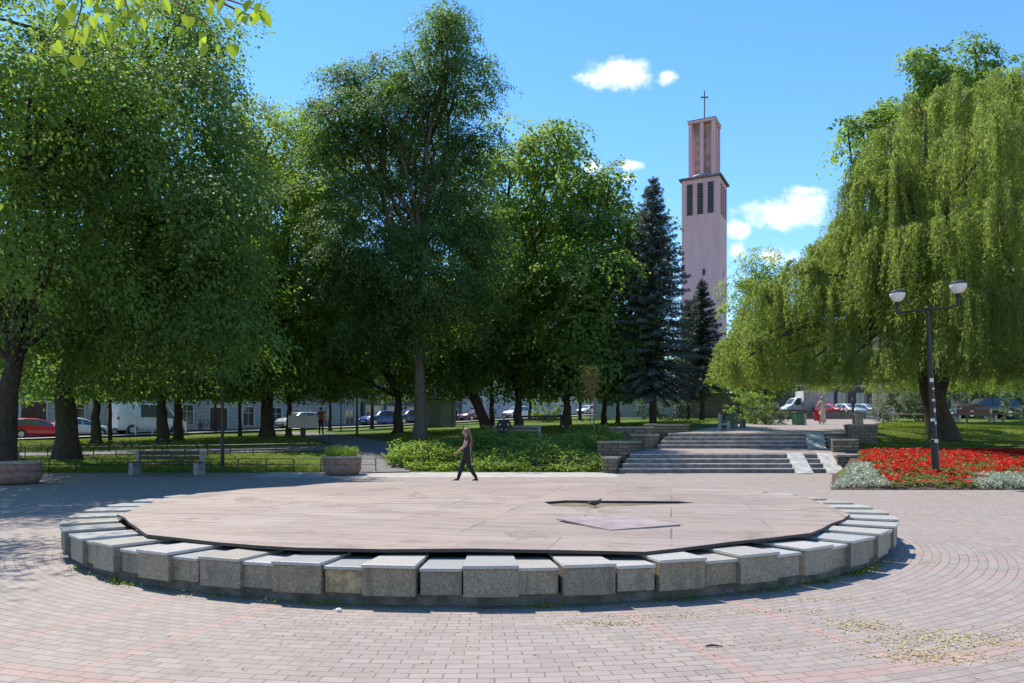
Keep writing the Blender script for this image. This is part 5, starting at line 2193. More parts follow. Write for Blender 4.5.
mb_ = tree('maple_tree', 'dark green maple rising behind the top of the willow', 930, 47, .30,
           [(928, 60, 20), (938, 85, 24), (975, 50, 14), (968, 75, 22), (848, 132, 14), (862, 128, 14), (880, 120, 16), (905, 115, 28), (950, 110, 34), (1000, 100, 36), (900, 160, 40), (960, 170, 50), (1010, 190, 45), (905, 230, 40), (980, 260, 50), (1000, 320, 40), (915, 300, 40)],
           'leaf_mid', 330, None, size=.20, leaves=42, wd=.85)
tree('background_tree', 'dark tree at the far right behind the bench with white ends', 1010, 62, .25, [(1000, 330, 40), (1030, 300, 50), (1045, 360, 40), (1010, 375, 28), (990, 360, 22)], 'leaf_dark', 395, None, size=.22, leaves=36, clump=1.2)
tree('background_tree', 'dark tree at the back of the upper square, behind the round bush', 765, 68, .25, [(760, 330, 26), (780, 350, 26), (750, 365, 22), (775, 380, 14)], 'leaf_dark', 392, None, size=.22, leaves=36, clump=1.2)

tree('background_tree', 'dark tree behind the stone wall, left of the hanging willow edge', 735, 78, .25, [(735, 372, 20), (718, 385, 18), (752, 385, 20), (735, 398, 16), (768, 392, 14)], 'leaf_dark', 400, None, size=.24, leaves=36, clump=1.2)
tree('maple_tree', 'tree just beyond the left edge whose crown shades the paving', -190, 15, .30,
     [(-230, 60, 120), (-150, -40, 110), (-260, -80, 120), (-190, -140, 100), (-180, 200, 80), (-230, 140, 90, -2), (-150, 90, 80, -2)], 'leaf_mid', 300, GT, size=.14, leaves=34, clump=1.5)

# linden whose branch hangs in at the top left, close to the viewer
lin = empty('linden_tree', (-5.2, 3.4, 0), 0, 'near linden whose bright heart shaped leaves hang in at the top left corner', 'tree')
lob = [(-.4, -.6, 7.6, 2.2, 2.2, 1.5), (-1.6, .8, 7.9, 1.8, 1.8, 1.4), (.9, -.2, 7.3, 1.5, 1.3, 1.0), (-.5, -1.5, 8.6, 1.6, 1.6, 1.2), (-2.2, -1.2, 7.2, 1.6, 1.6, 1.1)]
co, CC = crown('crown', lob, lin, 'leaf_lime', .9, 34, .11)
trunk_mesh('trunk', lin, .20, (-.1, -.1, 4.6), lob, CC, 'bark', None, 30)
# drooping twigs with large leaves (coordinates from the tree base)
tw_pts = []
bmb = MB()


def lw(px, py, d):
    q = P3(px, py, d)
    return Vector((q.x + 5.2, q.y - 3.4, q.z))


limb = [Vector((-.1, -.1, 4.6)), Vector((.6, .5, 5.4)), lw(60, -60, 5.0), lw(140, -30, 5.1), lw(200, -8, 5.2), lw(245, 14, 5.25), lw(272, 20, 5.3)]
bmb.tube(limb, [.08, .06, .032, .018, .012, .006, .003], 7)
tws = [[lw(75, -40, 5.0), lw(82, 5, 4.95), lw(76, 28, 4.9), lw(67, 62, 4.9)],
       [lw(120, -30, 5.1), lw(126, 5, 5.05), lw(138, 30, 5.0), lw(150, 42, 5.0)],
       [lw(160, -20, 5.1), lw(180, 8, 5.15), lw(205, 22, 5.2), lw(222, 45, 5.2)],
       [lw(90, -30, 5.2), lw(100, 4, 5.2), lw(95, 20, 5.15), lw(85, 45, 5.1)],
       [lw(200, -8, 5.2), lw(235, 2, 5.1), lw(262, 12, 5.1)],
       [lw(140, -30, 5.0), lw(165, -6, 4.95), lw(190, 10, 4.9)]]
for t_ in tws:
    bmb.tube(t_, [.009, .006, .004, .002][:len(t_)], 6)
br = bmb.build('branch', 'twig_dry', lin, smooth=True)
rs = random.Random(12)
lm = MB()
spots = [(57, 27), (64, 22), (53, 52), (60, 48), (66, 57), (65, 71), (83, 41), (80, 54), (88, 33), (94, 22), (112, 28), (128, 15), (136, 19), (133, 39), (153, 41), (148, 13), (166, 6), (188, 22), (202, 40), (202, 48), (219, 50), (221, 7), (238, 15), (233, 51), (254, 19), (266, 20), (60, 5), (75, 8), (100, 6), (110, 12), (95, -2), (175, 3), (196, -2), (120, 2), (140, 3), (212, 2), (70, -4), (155, -3), (249, 6), (262, 15), (104, 38), (85, 18), (73, 36), (228, 24), (210, 12), (180, 32), (58, -6), (82, -8), (90, 2), (118, -6), (128, -10), (146, -8), (186, -10), (205, -8), (224, -6), (240, -8), (98, 12), (142, 24), (160, 26), (70, 16), (64, 36), (108, 20), (246, 20), (258, 8), (172, 14), (78, 62)]
for (px, py) in spots:
    d = 5.0 + rs.uniform(-.18, .22)
    c = lw(px, py, d)
    L = rs.uniform(.062, .108)
    W_ = L * rs.uniform(.75, .95)
    # heart outline, tip hanging down
    yaw, pitch, roll = rs.uniform(-1.3, 1.3), rs.uniform(-.5, .35), rs.uniform(-.7, .7)
    mt = Matrix.Rotation(yaw, 3, 'Z') @ Matrix.Rotation(roll, 3, 'Y') @ Matrix.Rotation(pitch, 3, 'X')
    out = [(0, .43), (.20, .50), (.42, .38), (.50, .12), (.38, -.18), (.16, -.42), (0, -.62), (-.16, -.42), (-.38, -.18), (-.50, .12), (-.42, .38), (-.20, .50)]
    vs = [c + mt @ Vector((0, .01 * 0, 0))]
    vs = [c] + [c + mt @ Vector((u * W_, -.10 * L * abs(u) * 2, v_ * L)) for u, v_ in out]
    lm.add(vs, [(0, k + 1, (k + 1) % 12 + 1) for k in range(12)])
lo = lm.build('leaves', 'leaf_near', br)
at_ = lo.data.attributes.new('tint', 'FLOAT', 'POINT')
at_.data.foreach_set('value', np.repeat(rng.uniform(0, 1, len(spots)), 13).astype(np.float32))


# spruces
def spruce(label, px, d, top_py, low_py, rbase, mat, dens=1.0, name='spruce_tree', rmax=3.0, brown=False):
    b = at(px, d)
    root = empty(name, tuple(b), 0, label, 'tree')
    htop = P3(px, top_py, d).z - b.z
    hlow = P3(px, low_py, d).z - b.z
    mb = MB()
    mb.tube([(0, 0, -.3), (0, 0, .1), (0, 0, htop * .3), (0, 0, htop * .65), (0, 0, htop)], [rbase * 1.4, rbase * 1.1, rbase * .85, rbase * .45, .015], 10)
    Cs, As, Ns, Ts = [], [], [], []
    rs = random.Random(px)
    z = hlow
    while z < htop - .12:
        f = (z - hlow) / (htop - hlow)
        L = rmax * (1 - f) ** .82 * (.75 + .25 * min(1, f * 8)) + .12
        nb = max(5, int(13 - 6 * f))
        a0 = rs.uniform(0, 6)
        for k in range(nb):
            a = a0 + 2 * PI * k / nb + rs.uniform(-.25, .25)
            l_ = L * rs.uniform(.68, 1.12)
            zz_ = z + rs.uniform(-.15, .15)
            rise = .35 * f + .0
            pts = []
            for q in range(7):
                t_ = q / 6
                pts.append((math.cos(a) * l_ * t_, math.sin(a) * l_ * t_, zz_ + l_ * (rise * t_ - .42 * t_ * t_ * (1 - f * .9) + .14 * t_ ** 3)))
            if l_ > .5:
                mb.tube(pts[:6], [.028 * (1 - .14 * q) * (1 - f * .6) for q in range(6)], 4, cap=False)
            pts = np.array(pts)
            nt = int(l_ * 95 * dens) + 8
            t_ = rng.random(nt) ** .8
            pos = np.stack([np.interp(t_ * 6, range(7), pts[:, i]) for i in range(3)], 1)
            tang = np.array([math.cos(a), math.sin(a), -.15])
            sidev = np.array([-math.sin(a), math.cos(a), 0])
            sd = rng.choice([-1, 1], nt) * rng.uniform(.0, 1, nt)
            wl = (.16 + .22 * l_ * (1 - t_)) * rng.uniform(.3, 1, nt)
            pos = pos + sidev * (sd * wl)[:, None] + np.array([0, 0, -1]) * (np.abs(sd) * wl * .45 + rng.uniform(0, .16, nt))[:, None]
            ax = norm_rows(tang * .8 + sidev * sd[:, None] * .8 + rng.normal(size=(nt, 3)) * .3 - np.array([0, 0, .25]))
            nn = norm_rows(np.array([0, 0, 1.0]) + rng.normal(size=(nt, 3)) * .55)
            nn = norm_rows(nn - ax * (nn * ax).sum(1, keepdims=True))
            Cs.append(pos)
            As.append(ax)
            Ns.append(nn)
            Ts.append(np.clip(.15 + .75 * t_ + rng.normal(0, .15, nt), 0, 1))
        z += (.42 - .20 * f) * rs.uniform(.8, 1.2)
    C_ = np.concatenate(Cs)
    n = len(C_)
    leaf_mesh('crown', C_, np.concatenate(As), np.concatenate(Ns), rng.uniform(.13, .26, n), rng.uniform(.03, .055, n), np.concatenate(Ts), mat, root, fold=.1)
    mb.build('trunk', 'bark', root, smooth=True)
    # tip
    return root


spruce('tall blue spruce beside the stairs, in front of the church tower', 653, 42, 176, 388, .19, 'needle', 1.2, rmax=3.25)
spruce('smaller green spruce right of the blue one, below the tower', 702, 57, 277, 385, .20, 'needle_green', 1.0, rmax=2.4)
spruce('small dark spruce half hidden behind the blue one', 688, 62, 300, 395, .14, 'needle_green', .8, rmax=2.6)

# bare sapling tied to a stake
b = at(590, 35.5)
root = empty('sapling', tuple(b), 0, 'bare yellowish sapling with upright twigs above the bushes', 'tree')
mb = MB()
mb.tube([(0, 0, 0), (.02, 0, 1.2), (0, 0, 2.0)], [.028, .022, .018], 6)
rs = random.Random(4)
for k in range(46):
    a = rs.uniform(0, 2 * PI)
    z0 = rs.uniform(1.45, 2.1)
    L = rs.uniform(.7, 1.5)
    sp_ = rs.uniform(.1, .55)
    pts = [(0, 0, z0), (math.cos(a) * sp_ * .6, math.sin(a) * sp_ * .6, z0 + L * .45), (math.cos(a) * sp_, math.sin(a) * sp_, z0 + L)]
    mb.tube(pts, [.012, .009, .004], 4)
mb.build('trunk', 'twig_dry', root)
n = 700
th = rng.uniform(0, 2 * PI, n)
rr2 = rng.uniform(.1, .62, n)
Cx = np.stack([np.cos(th) * rr2, np.sin(th) * rr2, rng.uniform(1.7, 3.4, n)], 1)
A_ = norm_rows(rng.normal(size=(n, 3)))
leaf_mesh('crown', Cx, A_, norm_rows(np.cross(A_, rand_unit(n))), .06, .03, rng.random(n), 'leaf_bed', root)
e = MB()
e.tube([(0, 0, -.2), (0, 0, 1.75)], [.035, .033], 8)
o = e.build('stake', 'wood_grey', None, loc=(b.x + .18, b.y - .1, b.z))
tag(o, 'pale wooden stake beside the bare sapling', 'stake')

# weeping willow
wb = at(943, 33.5)
wil = empty('willow_tree', tuple(wb), 0, 'great weeping willow with hanging yellow green strands on the right', 'tree')
WS = [(745, 345, 24, 0), (770, 300, 28, 1), (802, 272, 18, 0), (760, 330, 30, 3), (828, 258, 26, 2), (848, 218, 14, 1), (866, 182, 24, 0), (858, 240, 34, 1), (892, 142, 24, 0), (900, 180, 40, -1), (925, 110, 30, 1), (960, 95, 34, 0), (985, 140, 42, -3), (1010, 85, 30, 1), (1045, 120, 45, 0),
      (940, 230, 45, -3), (880, 260, 40, -1), (1000, 220, 45, -4), (1050, 220, 45, -3), (1100, 160, 50, 0), (1110, 260, 50, -3), (830, 300, 36, 0), (1040, 300, 40, -5), (960, 300, 40, -4), (1000, 130, 45, 5), (930, 160, 45, 5), (860, 240, 45, 5), (1090, 330, 40, -3), (790, 320, 30, 4), (1050, 200, 50, 6), (870, 320, 36, -1),
      (735, 368, 14, 0), (760, 372, 16, 2), (800, 368, 18, 0), (840, 368, 18, -1), (880, 362, 20, -2), (915, 366, 18, 4), (985, 362, 20, -4), (1015, 366, 20, -5), (1050, 362, 24, -4), (830, 364, 18, 5), (880, 360, 20, 6), (960, 364, 18, 5), (1010, 360, 20, 5)]
lobs = []
rs = random.Random(8)
for (x, y, r_, dd) in WS:
    q = P3(x, y, 33.5 + dd) - wb
    rm = r_ / F * 33.5
    lobs.append((q.x, q.y, q.z, rm, rm, rm * .75))
lobs = np.array(lobs)
Cs, As, Ns, Ts = [], [], [], []
strands = MB()
for L in lobs:
    c, r = L[:3], L[3:]
    nbr = int(9 * r[0] ** 1.25) + 7
    for bi in range(nbr):
        d = rand_unit(1)[0]
        d[2] = abs(d[2]) * 1.1 - .25
        d /= np.linalg.norm(d)
        reach = rng.uniform(.75, 1.18)
        tip = c + d * r * reach
        root_ = c + d * r * .15 - np.array([0, 0, .25 * r[2]])
        out = np.array([d[0], d[1], 0])
        out = out / max(np.linalg.norm(out), .2)
        tintc = rng.uniform(.05, .85)
        arch = rng.uniform(.25, .6)
        bl = np.linalg.norm(tip - root_)
        bp = [root_ + (tip - root_) * q + np.array([0, 0, 1]) * bl * .22 * math.sin(PI * min(q, 1.0) ** .8) for q in np.linspace(0, 1, 6)]
        if rng.random() < .6:
            strands.tube(bp, [.035, .028, .02, .014, .009, .004], 4, cap=False)
        ns = int(rng.uniform(9, 17))
        lmax = rng.uniform(1.7, 4.6) * (1.35 if rng.random() < .2 else 1)
        for i in range(ns):
            u = 1 - .75 * rng.random() ** 1.3
            st = np.array([np.interp(u * 5, range(6), [b_[k] for b_ in bp]) for k in range(3)])
            hgt = st[2] - 2.35
            ln = min(lmax * rng.uniform(.55, 1.1), max(.7, hgt * rng.uniform(.82, 1.0)))
            nl = int(ln * 21)
            t_ = (np.arange(nl) + rng.random(nl) * .8) / nl
            sway = rng.normal(0, .13, 2) + out[:2] * arch * .4
            x = st[0] + out[0] * arch * (1 - np.exp(-t_ * 4)) * u + sway[0] * t_
            y = st[1] + out[1] * arch * (1 - np.exp(-t_ * 4)) * u + sway[1] * t_
            z = st[2] + .22 * np.sin(np.minimum(t_ * 6, PI)) * arch - ln * t_ ** 1.15
            pos = np.stack([x, y, z], 1) + rng.normal(size=(nl, 3)) * .05
            if rng.random() < .22:
                k = [0, nl // 4, nl // 2, nl - 1]
                strands.tube([pos[q] for q in k], [.009, .006, .004, .002], 3, cap=False)
            ax = norm_rows(rng.normal(size=(nl, 3)) * np.array([.55, .55, .25]) + out * .25 - np.array([0, 0, .75]))
            nn = norm_rows(rng.normal(size=(nl, 3)) + out * .5 + np.array([0, 0, .5]))
            nn = norm_rows(nn - ax * (nn * ax).sum(1, keepdims=True))
            Cs.append(pos)
            As.append(ax)
            Ns.append(nn)
            Ts.append(np.clip(tintc + rng.normal(0, .18, nl), 0, 1))
C_ = np.concatenate(Cs)
n = len(C_)
leaf_mesh('crown', C_, np.concatenate(As), np.concatenate(Ns), rng.uniform(.11, .21, n), rng.uniform(.022, .038, n), np.concatenate(Ts), 'leaf_willow', wil, fold=.08)
strands.build('hanging_twigs', 'twig_dry', wil)
mb = MB()
K = lambda x, y, dd=0: P3(x, y, 33.5 + dd) - wb
t0_ = [Vector((0, 0, -.3)), Vector((0, 0, .06)), K(938, 415), K(930, 388), K(925, 360), K(918, 330)]
mb.tube(t0_, [.85, .72, .50, .42, .38, .34], 14)
mb.tube([K(934, 405), K(952, 345, .5), K(968, 290, 1), K(990, 230, 1)], [.36, .28, .24, .18], 10)
for i, L in enumerate(lobs):
    a = K(918, 330) if L[0] < 0 else K(975, 270, 1)
    d = (Vector(L[:3]) - a).length
    mb.tube(curve_pts(a, Vector(L[:3]), 5, d * .14, d * .05, rs), [.03 + .018 * d * (1 - q / 5.5) for q in range(6)], 7)
mb.build('trunk', 'bark', wil, smooth=True)


# shrubs
def shrub(name, label, c, r, mat, leaves=2600, size=.10, kind=None, cat='shrub', group=None, wd=.5, stems=14, up=.3):
    root = empty(name, tuple(c), 0, label, cat, group)
    lob = []
    rs = random.Random(int(c[0] * 10))
    for k in range(5):
        lob.append((rs.uniform(-.4, .4) * r[0], rs.uniform(-.4, .4) * r[1], r[2] * rs.uniform(.45, .75), r[0] * .62, r[1] * .62, r[2] * .5))
    nl = leaves // 60
    P_, O_, T_, CC = [], [], [], []
    area = sum(4 * PI * l[3] * l[5] for l in lob)
    P_, O_, T_, CC = crown_points(lob, DENS * max(.03, area / (leaves / 22)), 22, (.10, .10, .08), .35)
    P_[:, 2] = np.abs(P_[:, 2])
    n = len(P_)
    N = norm_rows(O_ * .5 + np.array([0, 0, .5]) + rng.normal(size=(n, 3)) * .5)
    A = norm_rows(O_ * .5 + np.array([0, 0, up]) + rng.normal(size=(n, 3)) * .5)
    A = norm_rows(A - N * (A * N).sum(1, keepdims=True))
    ln = size * rng.uniform(.6, 1.3, n)
    leaf_mesh('foliage', P_, A, N, ln, ln * wd, T_, mat, root)
    mb = MB()
    for k in range(stems):
        q = CC[rs.randrange(len(CC))]
        mb.tube(curve_pts((q[0] * .15, q[1] * .15, -.05), q, 3, .05, .05, rs), [.018, .012, .008, .004], 4)
    mb.build('stems', 'bark', root)
    return root


c = at(757, 47)
shrub('shrub', 'round sunlit green bush at the edge of the upper square', (c.x - .3, 47, c.z), (1.7, 1.5, 1.9), 'leaf_shrub', 5000, .15)
c = at(785, 45)
shrub('shrub', 'low bush with a reddish tinge left of the far litter bin', (at(768, 45).x, 45, hz(at(768, 45).x, 45)), (1.3, 1.0, 1.05), 'leaf_bush_grey', 2600, .12)
shrub('shrub', 'left one of two silvery bushes behind the willow lawn', tuple(at(892, 47.5)), (1.55, 1.3, 1.9), 'leaf_bush_grey', 5200, .14)
shrub('shrub', 'right one of two silvery bushes behind the willow lawn', tuple(at(919, 48)), (1.5, 1.3, 1.85), 'leaf_bush_grey', 5200, .14)
shrub('shrub', 'dark bush under the spruces by the yard wall', tuple(at(667, 55)), (2.6, 1.5, 1.5), 'needle_green', 4200, .14)
shrub('shrub', 'light green plant against the pale building behind the seated man', tuple(at(548, 66)), (1.6, 1.2, 2.6), 'leaf_lime', 3600, .18)
shrub('shrub', 'bluish green bush at the far right edge by the black car', tuple(at(1026, 50)), (1.6, 1.4, 2.6), 'leaf_bush_grey', 5000, .14)
# plants in the middle planter
pp = pl_mid
root = empty('planter_plant', (pp.x, pp.y, pp.z + .60), 0, 'feathery light green plants growing in the sunny planter', 'plant')
n = 2600
th, rd = rng.uniform(0, 2 * PI, n), .52 * np.sqrt(rng.random(n))
t_ = rng.random(n)
out = np.stack([np.cos(th), np.sin(th), np.zeros(n)], 1)
hh = (.42 - .25 * rd ** 2) * rng.uniform(.6, 1.15, n)
pos = out * (rd + .10 * t_ ** 2 + .02)[:, None] + np.array([0, 0, 1]) * (hh * t_)[:, None]
ax = norm_rows(out * .4 + np.array([0, 0, 1.0]) + rng.normal(size=(n, 3)) * .35)
nn = norm_rows(np.cross(ax, rand_unit(n)))
leaf_mesh('foliage', pos, ax, nn, rng.uniform(.10, .2, n), rng.uniform(.012, .022, n), rng.random(n), 'leaf_shrub', root)
mb = MB()
rs = random.Random(3)
for k in range(30):
    a, r_ = rs.uniform(0, 6.3), rs.uniform(0, .45)
    mb.tube([(math.cos(a) * r_, math.sin(a) * r_, -.02), (math.cos(a) * r_ * 1.15, math.sin(a) * r_ * 1.15, rs.uniform(.2, .4))], [.006, .003], 4)
mb.build('stems', 'twig_dry', root)


# shrubbery behind the woman: a mass of arching twigs
def in_poly_pts(poly, n):
    poly = np.array(poly)
    lo_, hi_ = poly.min(0), poly.max(0)
    out = []
    tot = 0
    while tot < n:
        q = rng.uniform(lo_, hi_, (n * 2, 2))
        ins = np.zeros(len(q), bool)
        j = len(poly) - 1
        for i in range(len(poly)):
            a, b = poly[i], poly[j]
            cnd = ((a[1] > q[:, 1]) != (b[1] > q[:, 1]))
            with np.errstate(divide='ignore', invalid='ignore'):
                xx = (b[0] - a[0]) * (q[:, 1] - a[1]) / (b[1] - a[1]) + a[0]
            ins ^= cnd & (q[:, 0] < xx)
            j = i
        out.append(q[ins])
        tot += ins.sum()
    return np.concatenate(out)[:n]


poly = [(-4.1, 28.15), (3.72, 27.75), (4.35, 29.2), (5.6, 31.6), (5.0, 33.0), (1.6, 34.0), (-2.6, 33.6), (-4.9, 32.0), (-5.0, 29.6)]
ncl = 900
q = in_poly_pts(poly, ncl)
hs_ = np.clip(.62 + .35 * np.sin(q[:, 0] * 1.3) * np.sin(q[:, 1] * 1.1) + rng.normal(0, .15, ncl), .3, 1.2)
hs_ *= np.clip((q[:, 1] - 27.6) / 1.6, .45, 1)
rep = np.repeat(np.arange(ncl), 26)
n = len(rep)
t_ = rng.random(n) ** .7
th = rng.uniform(0, 2 * PI, n)
spread = .42 * t_ * rng.random(n)
pos = np.stack([q[rep, 0] + np.cos(th) * spread, q[rep, 1] + np.sin(th) * spread, H(q[rep, 0], q[rep, 1]) + hs_[rep] * t_ - .15 * spread], 1)
out = np.stack([np.cos(th), np.sin(th), np.zeros(n)], 1)
ax = norm_rows(out * .7 + np.array([0, 0, .5]) + rng.normal(size=(n, 3)) * .4)
nn = norm_rows(np.array([0, 0, 1.0]) + out * .3 + rng.normal(size=(n, 3)) * .45)
nn = norm_rows(nn - ax * (nn * ax).sum(1, keepdims=True))
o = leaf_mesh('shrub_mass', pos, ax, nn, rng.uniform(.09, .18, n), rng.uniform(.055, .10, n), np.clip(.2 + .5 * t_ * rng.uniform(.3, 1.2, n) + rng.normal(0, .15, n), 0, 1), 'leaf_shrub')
tag(o, 'dense low green shrubs covering the bank behind the walking woman', 'shrubs', kind='stuff')

# flower bed
bedpoly = [(9.35, 22.0), (13.0, 21.85), (20, 21.85), (21.5, 24), (21.5, 29), (15.5, 29.5), (13.5, 29.0), (12.5, 26.8), (10.6, 23.8)]
# soil patch sheet
ys_ = np.linspace(21.75, 30.5, 60)
kk = np.linspace(0, 1, 40)
X = xb(ys_)[:, None] - .45 * (1 - kk) + (24.5 - xb(ys_)[:, None]) * kk
Y = np.repeat(ys_[:, None], 40, 1)
grid_sheet('flower_bed_soil', X, Y, H(X, Y) + .035, 'soil')


def silver_mask(p):
    x, y = p[:, 0], p[:, 1]
    edge = x - xb(y)
    left = (edge < 1.25 - .14 * (y - 22)) & (y < 25.5)
    front = (y < 22.85) & (x < 12.2 - (y - 22) * .3)
    right = (x > 14.3 + (23.2 - y) * .15) & (y < 23.3 + .05 * (x - 15))
    return left | front & False | right | ((x > 13.6) & (y < 22.5))


q = in_poly_pts(bedpoly, 5200)
sil = silver_mask(q)
qs, qr = q[sil], q[~sil]
# silver foliage
rep = np.repeat(np.arange(len(qs)), 16)
n = len(rep)
th = rng.uniform(0, 2 * PI, n)
t_ = rng.random(n)
sp_ = .16 * np.sqrt(t_)
pos = np.stack([qs[rep, 0] + np.cos(th) * sp_, qs[rep, 1] + np.sin(th) * sp_, H(qs[rep, 0], qs[rep, 1]) + .03 + .20 * rng.random(n) * (1 - .4 * t_)], 1)
out = np.stack([np.cos(th), np.sin(th), np.zeros(n)], 1)
ax = norm_rows(out * .8 + np.array([0, 0, .7]) + rng.normal(size=(n, 3)) * .35)
nn = norm_rows(np.cross(ax, rand_unit(n)) + np.array([0, 0, .4]))
o = leaf_mesh('silver_ragwort', pos, ax, nn, rng.uniform(.09, .17, n), rng.uniform(.025, .05, n), rng.random(n), 'leaf_silver')
tag(o, 'silvery white foliage plants edging the red flower bed', 'bedding plants', kind='stuff')
# leaves of the red flowers
rep = np.repeat(np.arange(len(qr)), 9)
n = len(rep)
th = rng.uniform(0, 2 * PI, n)
sp_ = .15 * np.sqrt(rng.random(n))
pos = np.stack([qr[rep, 0] + np.cos(th) * sp_, qr[rep, 1] + np.sin(th) * sp_, H(qr[rep, 0], qr[rep, 1]) + .03 + .13 * rng.random(n)], 1)
out = np.stack([np.cos(th), np.sin(th), np.zeros(n)], 1)
ax = norm_rows(out + np.array([0, 0, .35]) + rng.normal(size=(n, 3)) * .3)
nn = norm_rows(np.array([0, 0, 1.0]) + rng.normal(size=(n, 3)) * .4)
nn = norm_rows(nn - ax * (nn * ax).sum(1, keepdims=True))
ty = rng.random(len(qr))
o = leaf_mesh('bedding_leaves', pos, ax, nn, rng.uniform(.06, .12, n), rng.uniform(.045, .08, n), np.clip(ty[rep] + rng.normal(0, .15, n), 0, 1), 'leaf_bed')
tag(o, 'yellowish green leaves of the bedding plants between the red flowers', 'bedding plants', kind='stuff')
pk = rng.random(len(qr)) < np.clip(.20 + .04 * (qr[:, 1] - 22) + .22 * np.sin(qr[:, 0] * 2.1 + 1) * np.sin(qr[:, 1] * 2.7), .05, .55)
qf = qr[pk]
rep = np.repeat(np.arange(len(qf)), 10)
n = len(rep)
th = rng.uniform(0, 2 * PI, n)
sp_ = .075 * np.sqrt(rng.random(n))
hf = .14 + .07 * rng.random(len(qf))
pos = np.stack([qf[rep, 0] + np.cos(th) * sp_, qf[rep, 1] + np.sin(th) * sp_, H(qf[rep, 0], qf[rep, 1]) + hf[rep] + .04 * rng.random(n)], 1)
out = np.stack([np.cos(th), np.sin(th), np.zeros(n)], 1)
ax = norm_rows(out + np.array([0, 0, .5]) + rng.normal(size=(n, 3)) * .3)
nn = norm_rows(np.array([0, 0, 1.0]) + out * .2 + rng.normal(size=(n, 3)) * .5)
nn = norm_rows(nn - ax * (nn * ax).sum(1, keepdims=True))
o = leaf_mesh('red_flowers', pos, ax, nn, rng.uniform(.05, .085, n), rng.uniform(.045, .07, n), rng.random(n), 'petal_red')
tag(o, 'bright red bedding flowers round the lamp post', 'flowers', kind='stuff')


# grass blades on the lawns
def blades(poly, n, h, name, label, dz=0.0, mat='grass_blade', zf=None, w_=.012):
    q = in_poly_pts(poly, n)
    z = H(q[:, 0], q[:, 1]) if zf is None else zf(q)
    ax = norm_rows(rng.normal(size=(n, 3)) * .35 + np.array([0, 0, 1.0]))
    nn = norm_rows(np.cross(ax, rand_unit(n)))
    ln = h * rng.uniform(.5, 1.4, n)
    pos = np.stack([q[:, 0], q[:, 1], z + ln * .4 + dz], 1)
    o = leaf_mesh(name, pos, ax, nn, ln, w_ * rng.uniform(.7, 1.6, n), rng.random(n), mat)
    return tag(o, label, 'grass', kind='stuff')


blades([(-32, 27.5), (-5.6, 27.5), (-7.2, 33.2), (-36, 33.8)], 26000, .055, 'grass', 'short grass of the front left lawn', w_=.018)
blades([(-34, 36.6), (-9, 36.2), (-14, 49), (-34, 50)], 26000, .10, 'grass', 'shaded grass between the left trunks', w_=.03)
blades([(13.5, 31), (24, 30.5), (30, 44), (20, 44.5)], 20000, .06, 'grass', 'grass of the willow lawn', w_=.022)
blades([(-5, 34.5), (6, 35), (10, 42), (14, 50), (-8, 50)], 24000, .08, 'grass', 'grass of the middle lawn behind the shrubs', w_=.03)

# weeds at the foot of the fountain and blossom litter on the pavers
n = 350
a = rng.uniform(-.85, .95, n)
a = np.concatenate([a, rng.choice([-.62, -.2, .12, .33, .5, .62, .75, .8], 520) + rng.normal(0, .022, 520)])
n = len(a)
rad = 6.56 + np.abs(rng.normal(0, .07, n))
pos = np.stack([FC[0] + np.sin(a) * rad, FC[1] - np.cos(a) * rad, rng.uniform(.0, .055, n)], 1)
ax = norm_rows(rng.normal(size=(n, 3)) * .6 + np.array([0, 0, .8]))
nn = norm_rows(np.cross(ax, rand_unit(n)))
o = leaf_mesh('weeds', pos, ax, nn, rng.uniform(.025, .075, n), rng.uniform(.008, .018, n), rng.random(n), 'grass_blade')
tag(o, 'small weeds growing in the joint at the foot of the fountain', 'weeds', kind='stuff')


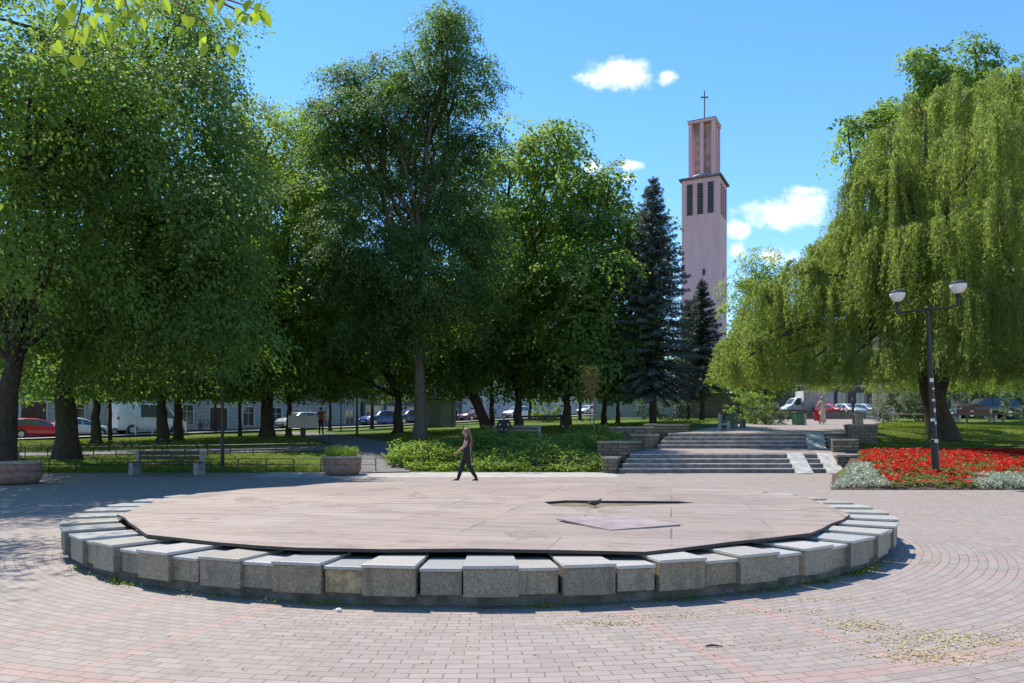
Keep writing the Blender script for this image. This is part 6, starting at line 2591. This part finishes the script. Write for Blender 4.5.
def litter(centres, name, label, size=(.014, .034)):
    ps = []
    for (cx, cy, sx, sy, k) in centres:
        ps.append(rng.normal(size=(int(k * .85), 2)) * np.array([sx, sy]) + np.array([cx, cy]))
    q = np.concatenate(ps)
    rr = np.hypot(q[:, 0] - FC[0], q[:, 1] - FC[1])
    q = q[(rr > 6.68)]
    n = len(q)
    ax = norm_rows(rng.normal(size=(n, 3)) * np.array([1, 1, .15]))
    nn = norm_rows(np.array([0, 0, 1.0]) + rng.normal(size=(n, 3)) * .22)
    nn = norm_rows(nn - ax * (nn * ax).sum(1, keepdims=True))
    pos = np.stack([q[:, 0], q[:, 1], rng.uniform(.005, .011, n)], 1)
    ln = rng.uniform(size[0], size[1], n)
    o = leaf_mesh(name, pos, ax, nn, ln, ln * rng.uniform(.4, .8, n), rng.random(n), 'fallen')
    return tag(o, label, 'leaf litter', kind='stuff')


lc = []
for (px, py, sx, sy, k) in [(862, 625, .16, .12, 330), (945, 640, .35, .14, 520), (925, 656, .22, .10, 360), (900, 640, .5, .25, 260), (1000, 640, .3, .2, 120), (1020, 628, .2, .1, 80), (925, 563, .12, .12, 60),
                            (600, 623, .22, .05, 200), (660, 616, .35, .05, 120), (760, 612, .4, .06, 160), (820, 600, .3, .06, 120), (730, 645, .4, .15, 60), (512, 650, 2.6, .7, 160), (300, 622, .5, .2, 50), (900, 600, 1.5, .6, 120)]:
    d = CAMZ * F / (py - HZ)
    lc.append(((px - 512) / F * d, d, sx, sy, k))
litter(lc, 'fallen_blossom', 'yellow fallen linden blossom scattered on the pavers at the lower right')
# twig on the pavers
d = CAMZ * F / (647 - HZ)
e = MB()
e.tube([(-.055, 0, .008), (0, .006, .014), (.07, -.012, .009)], [.006, .008, .004], 6)
tag(e.build('fallen_twig', 'bark', None, loc=((713 - 512) / F * d, d, 0)), 'small dark twig lying on the pavers left of the blossom litter', 'twig')
d = CAMZ * F / (610.5 - HZ)
e = MB()
e.ball((0, 0, .02), (.03, .022, .016), 8, 6)
o = e.build('paper_scrap', 'plate_white', None, loc=((340 - 512) / F * d, d - .05, 0))
tag(o, 'small white scrap of paper at the foot of the fountain', 'litter')
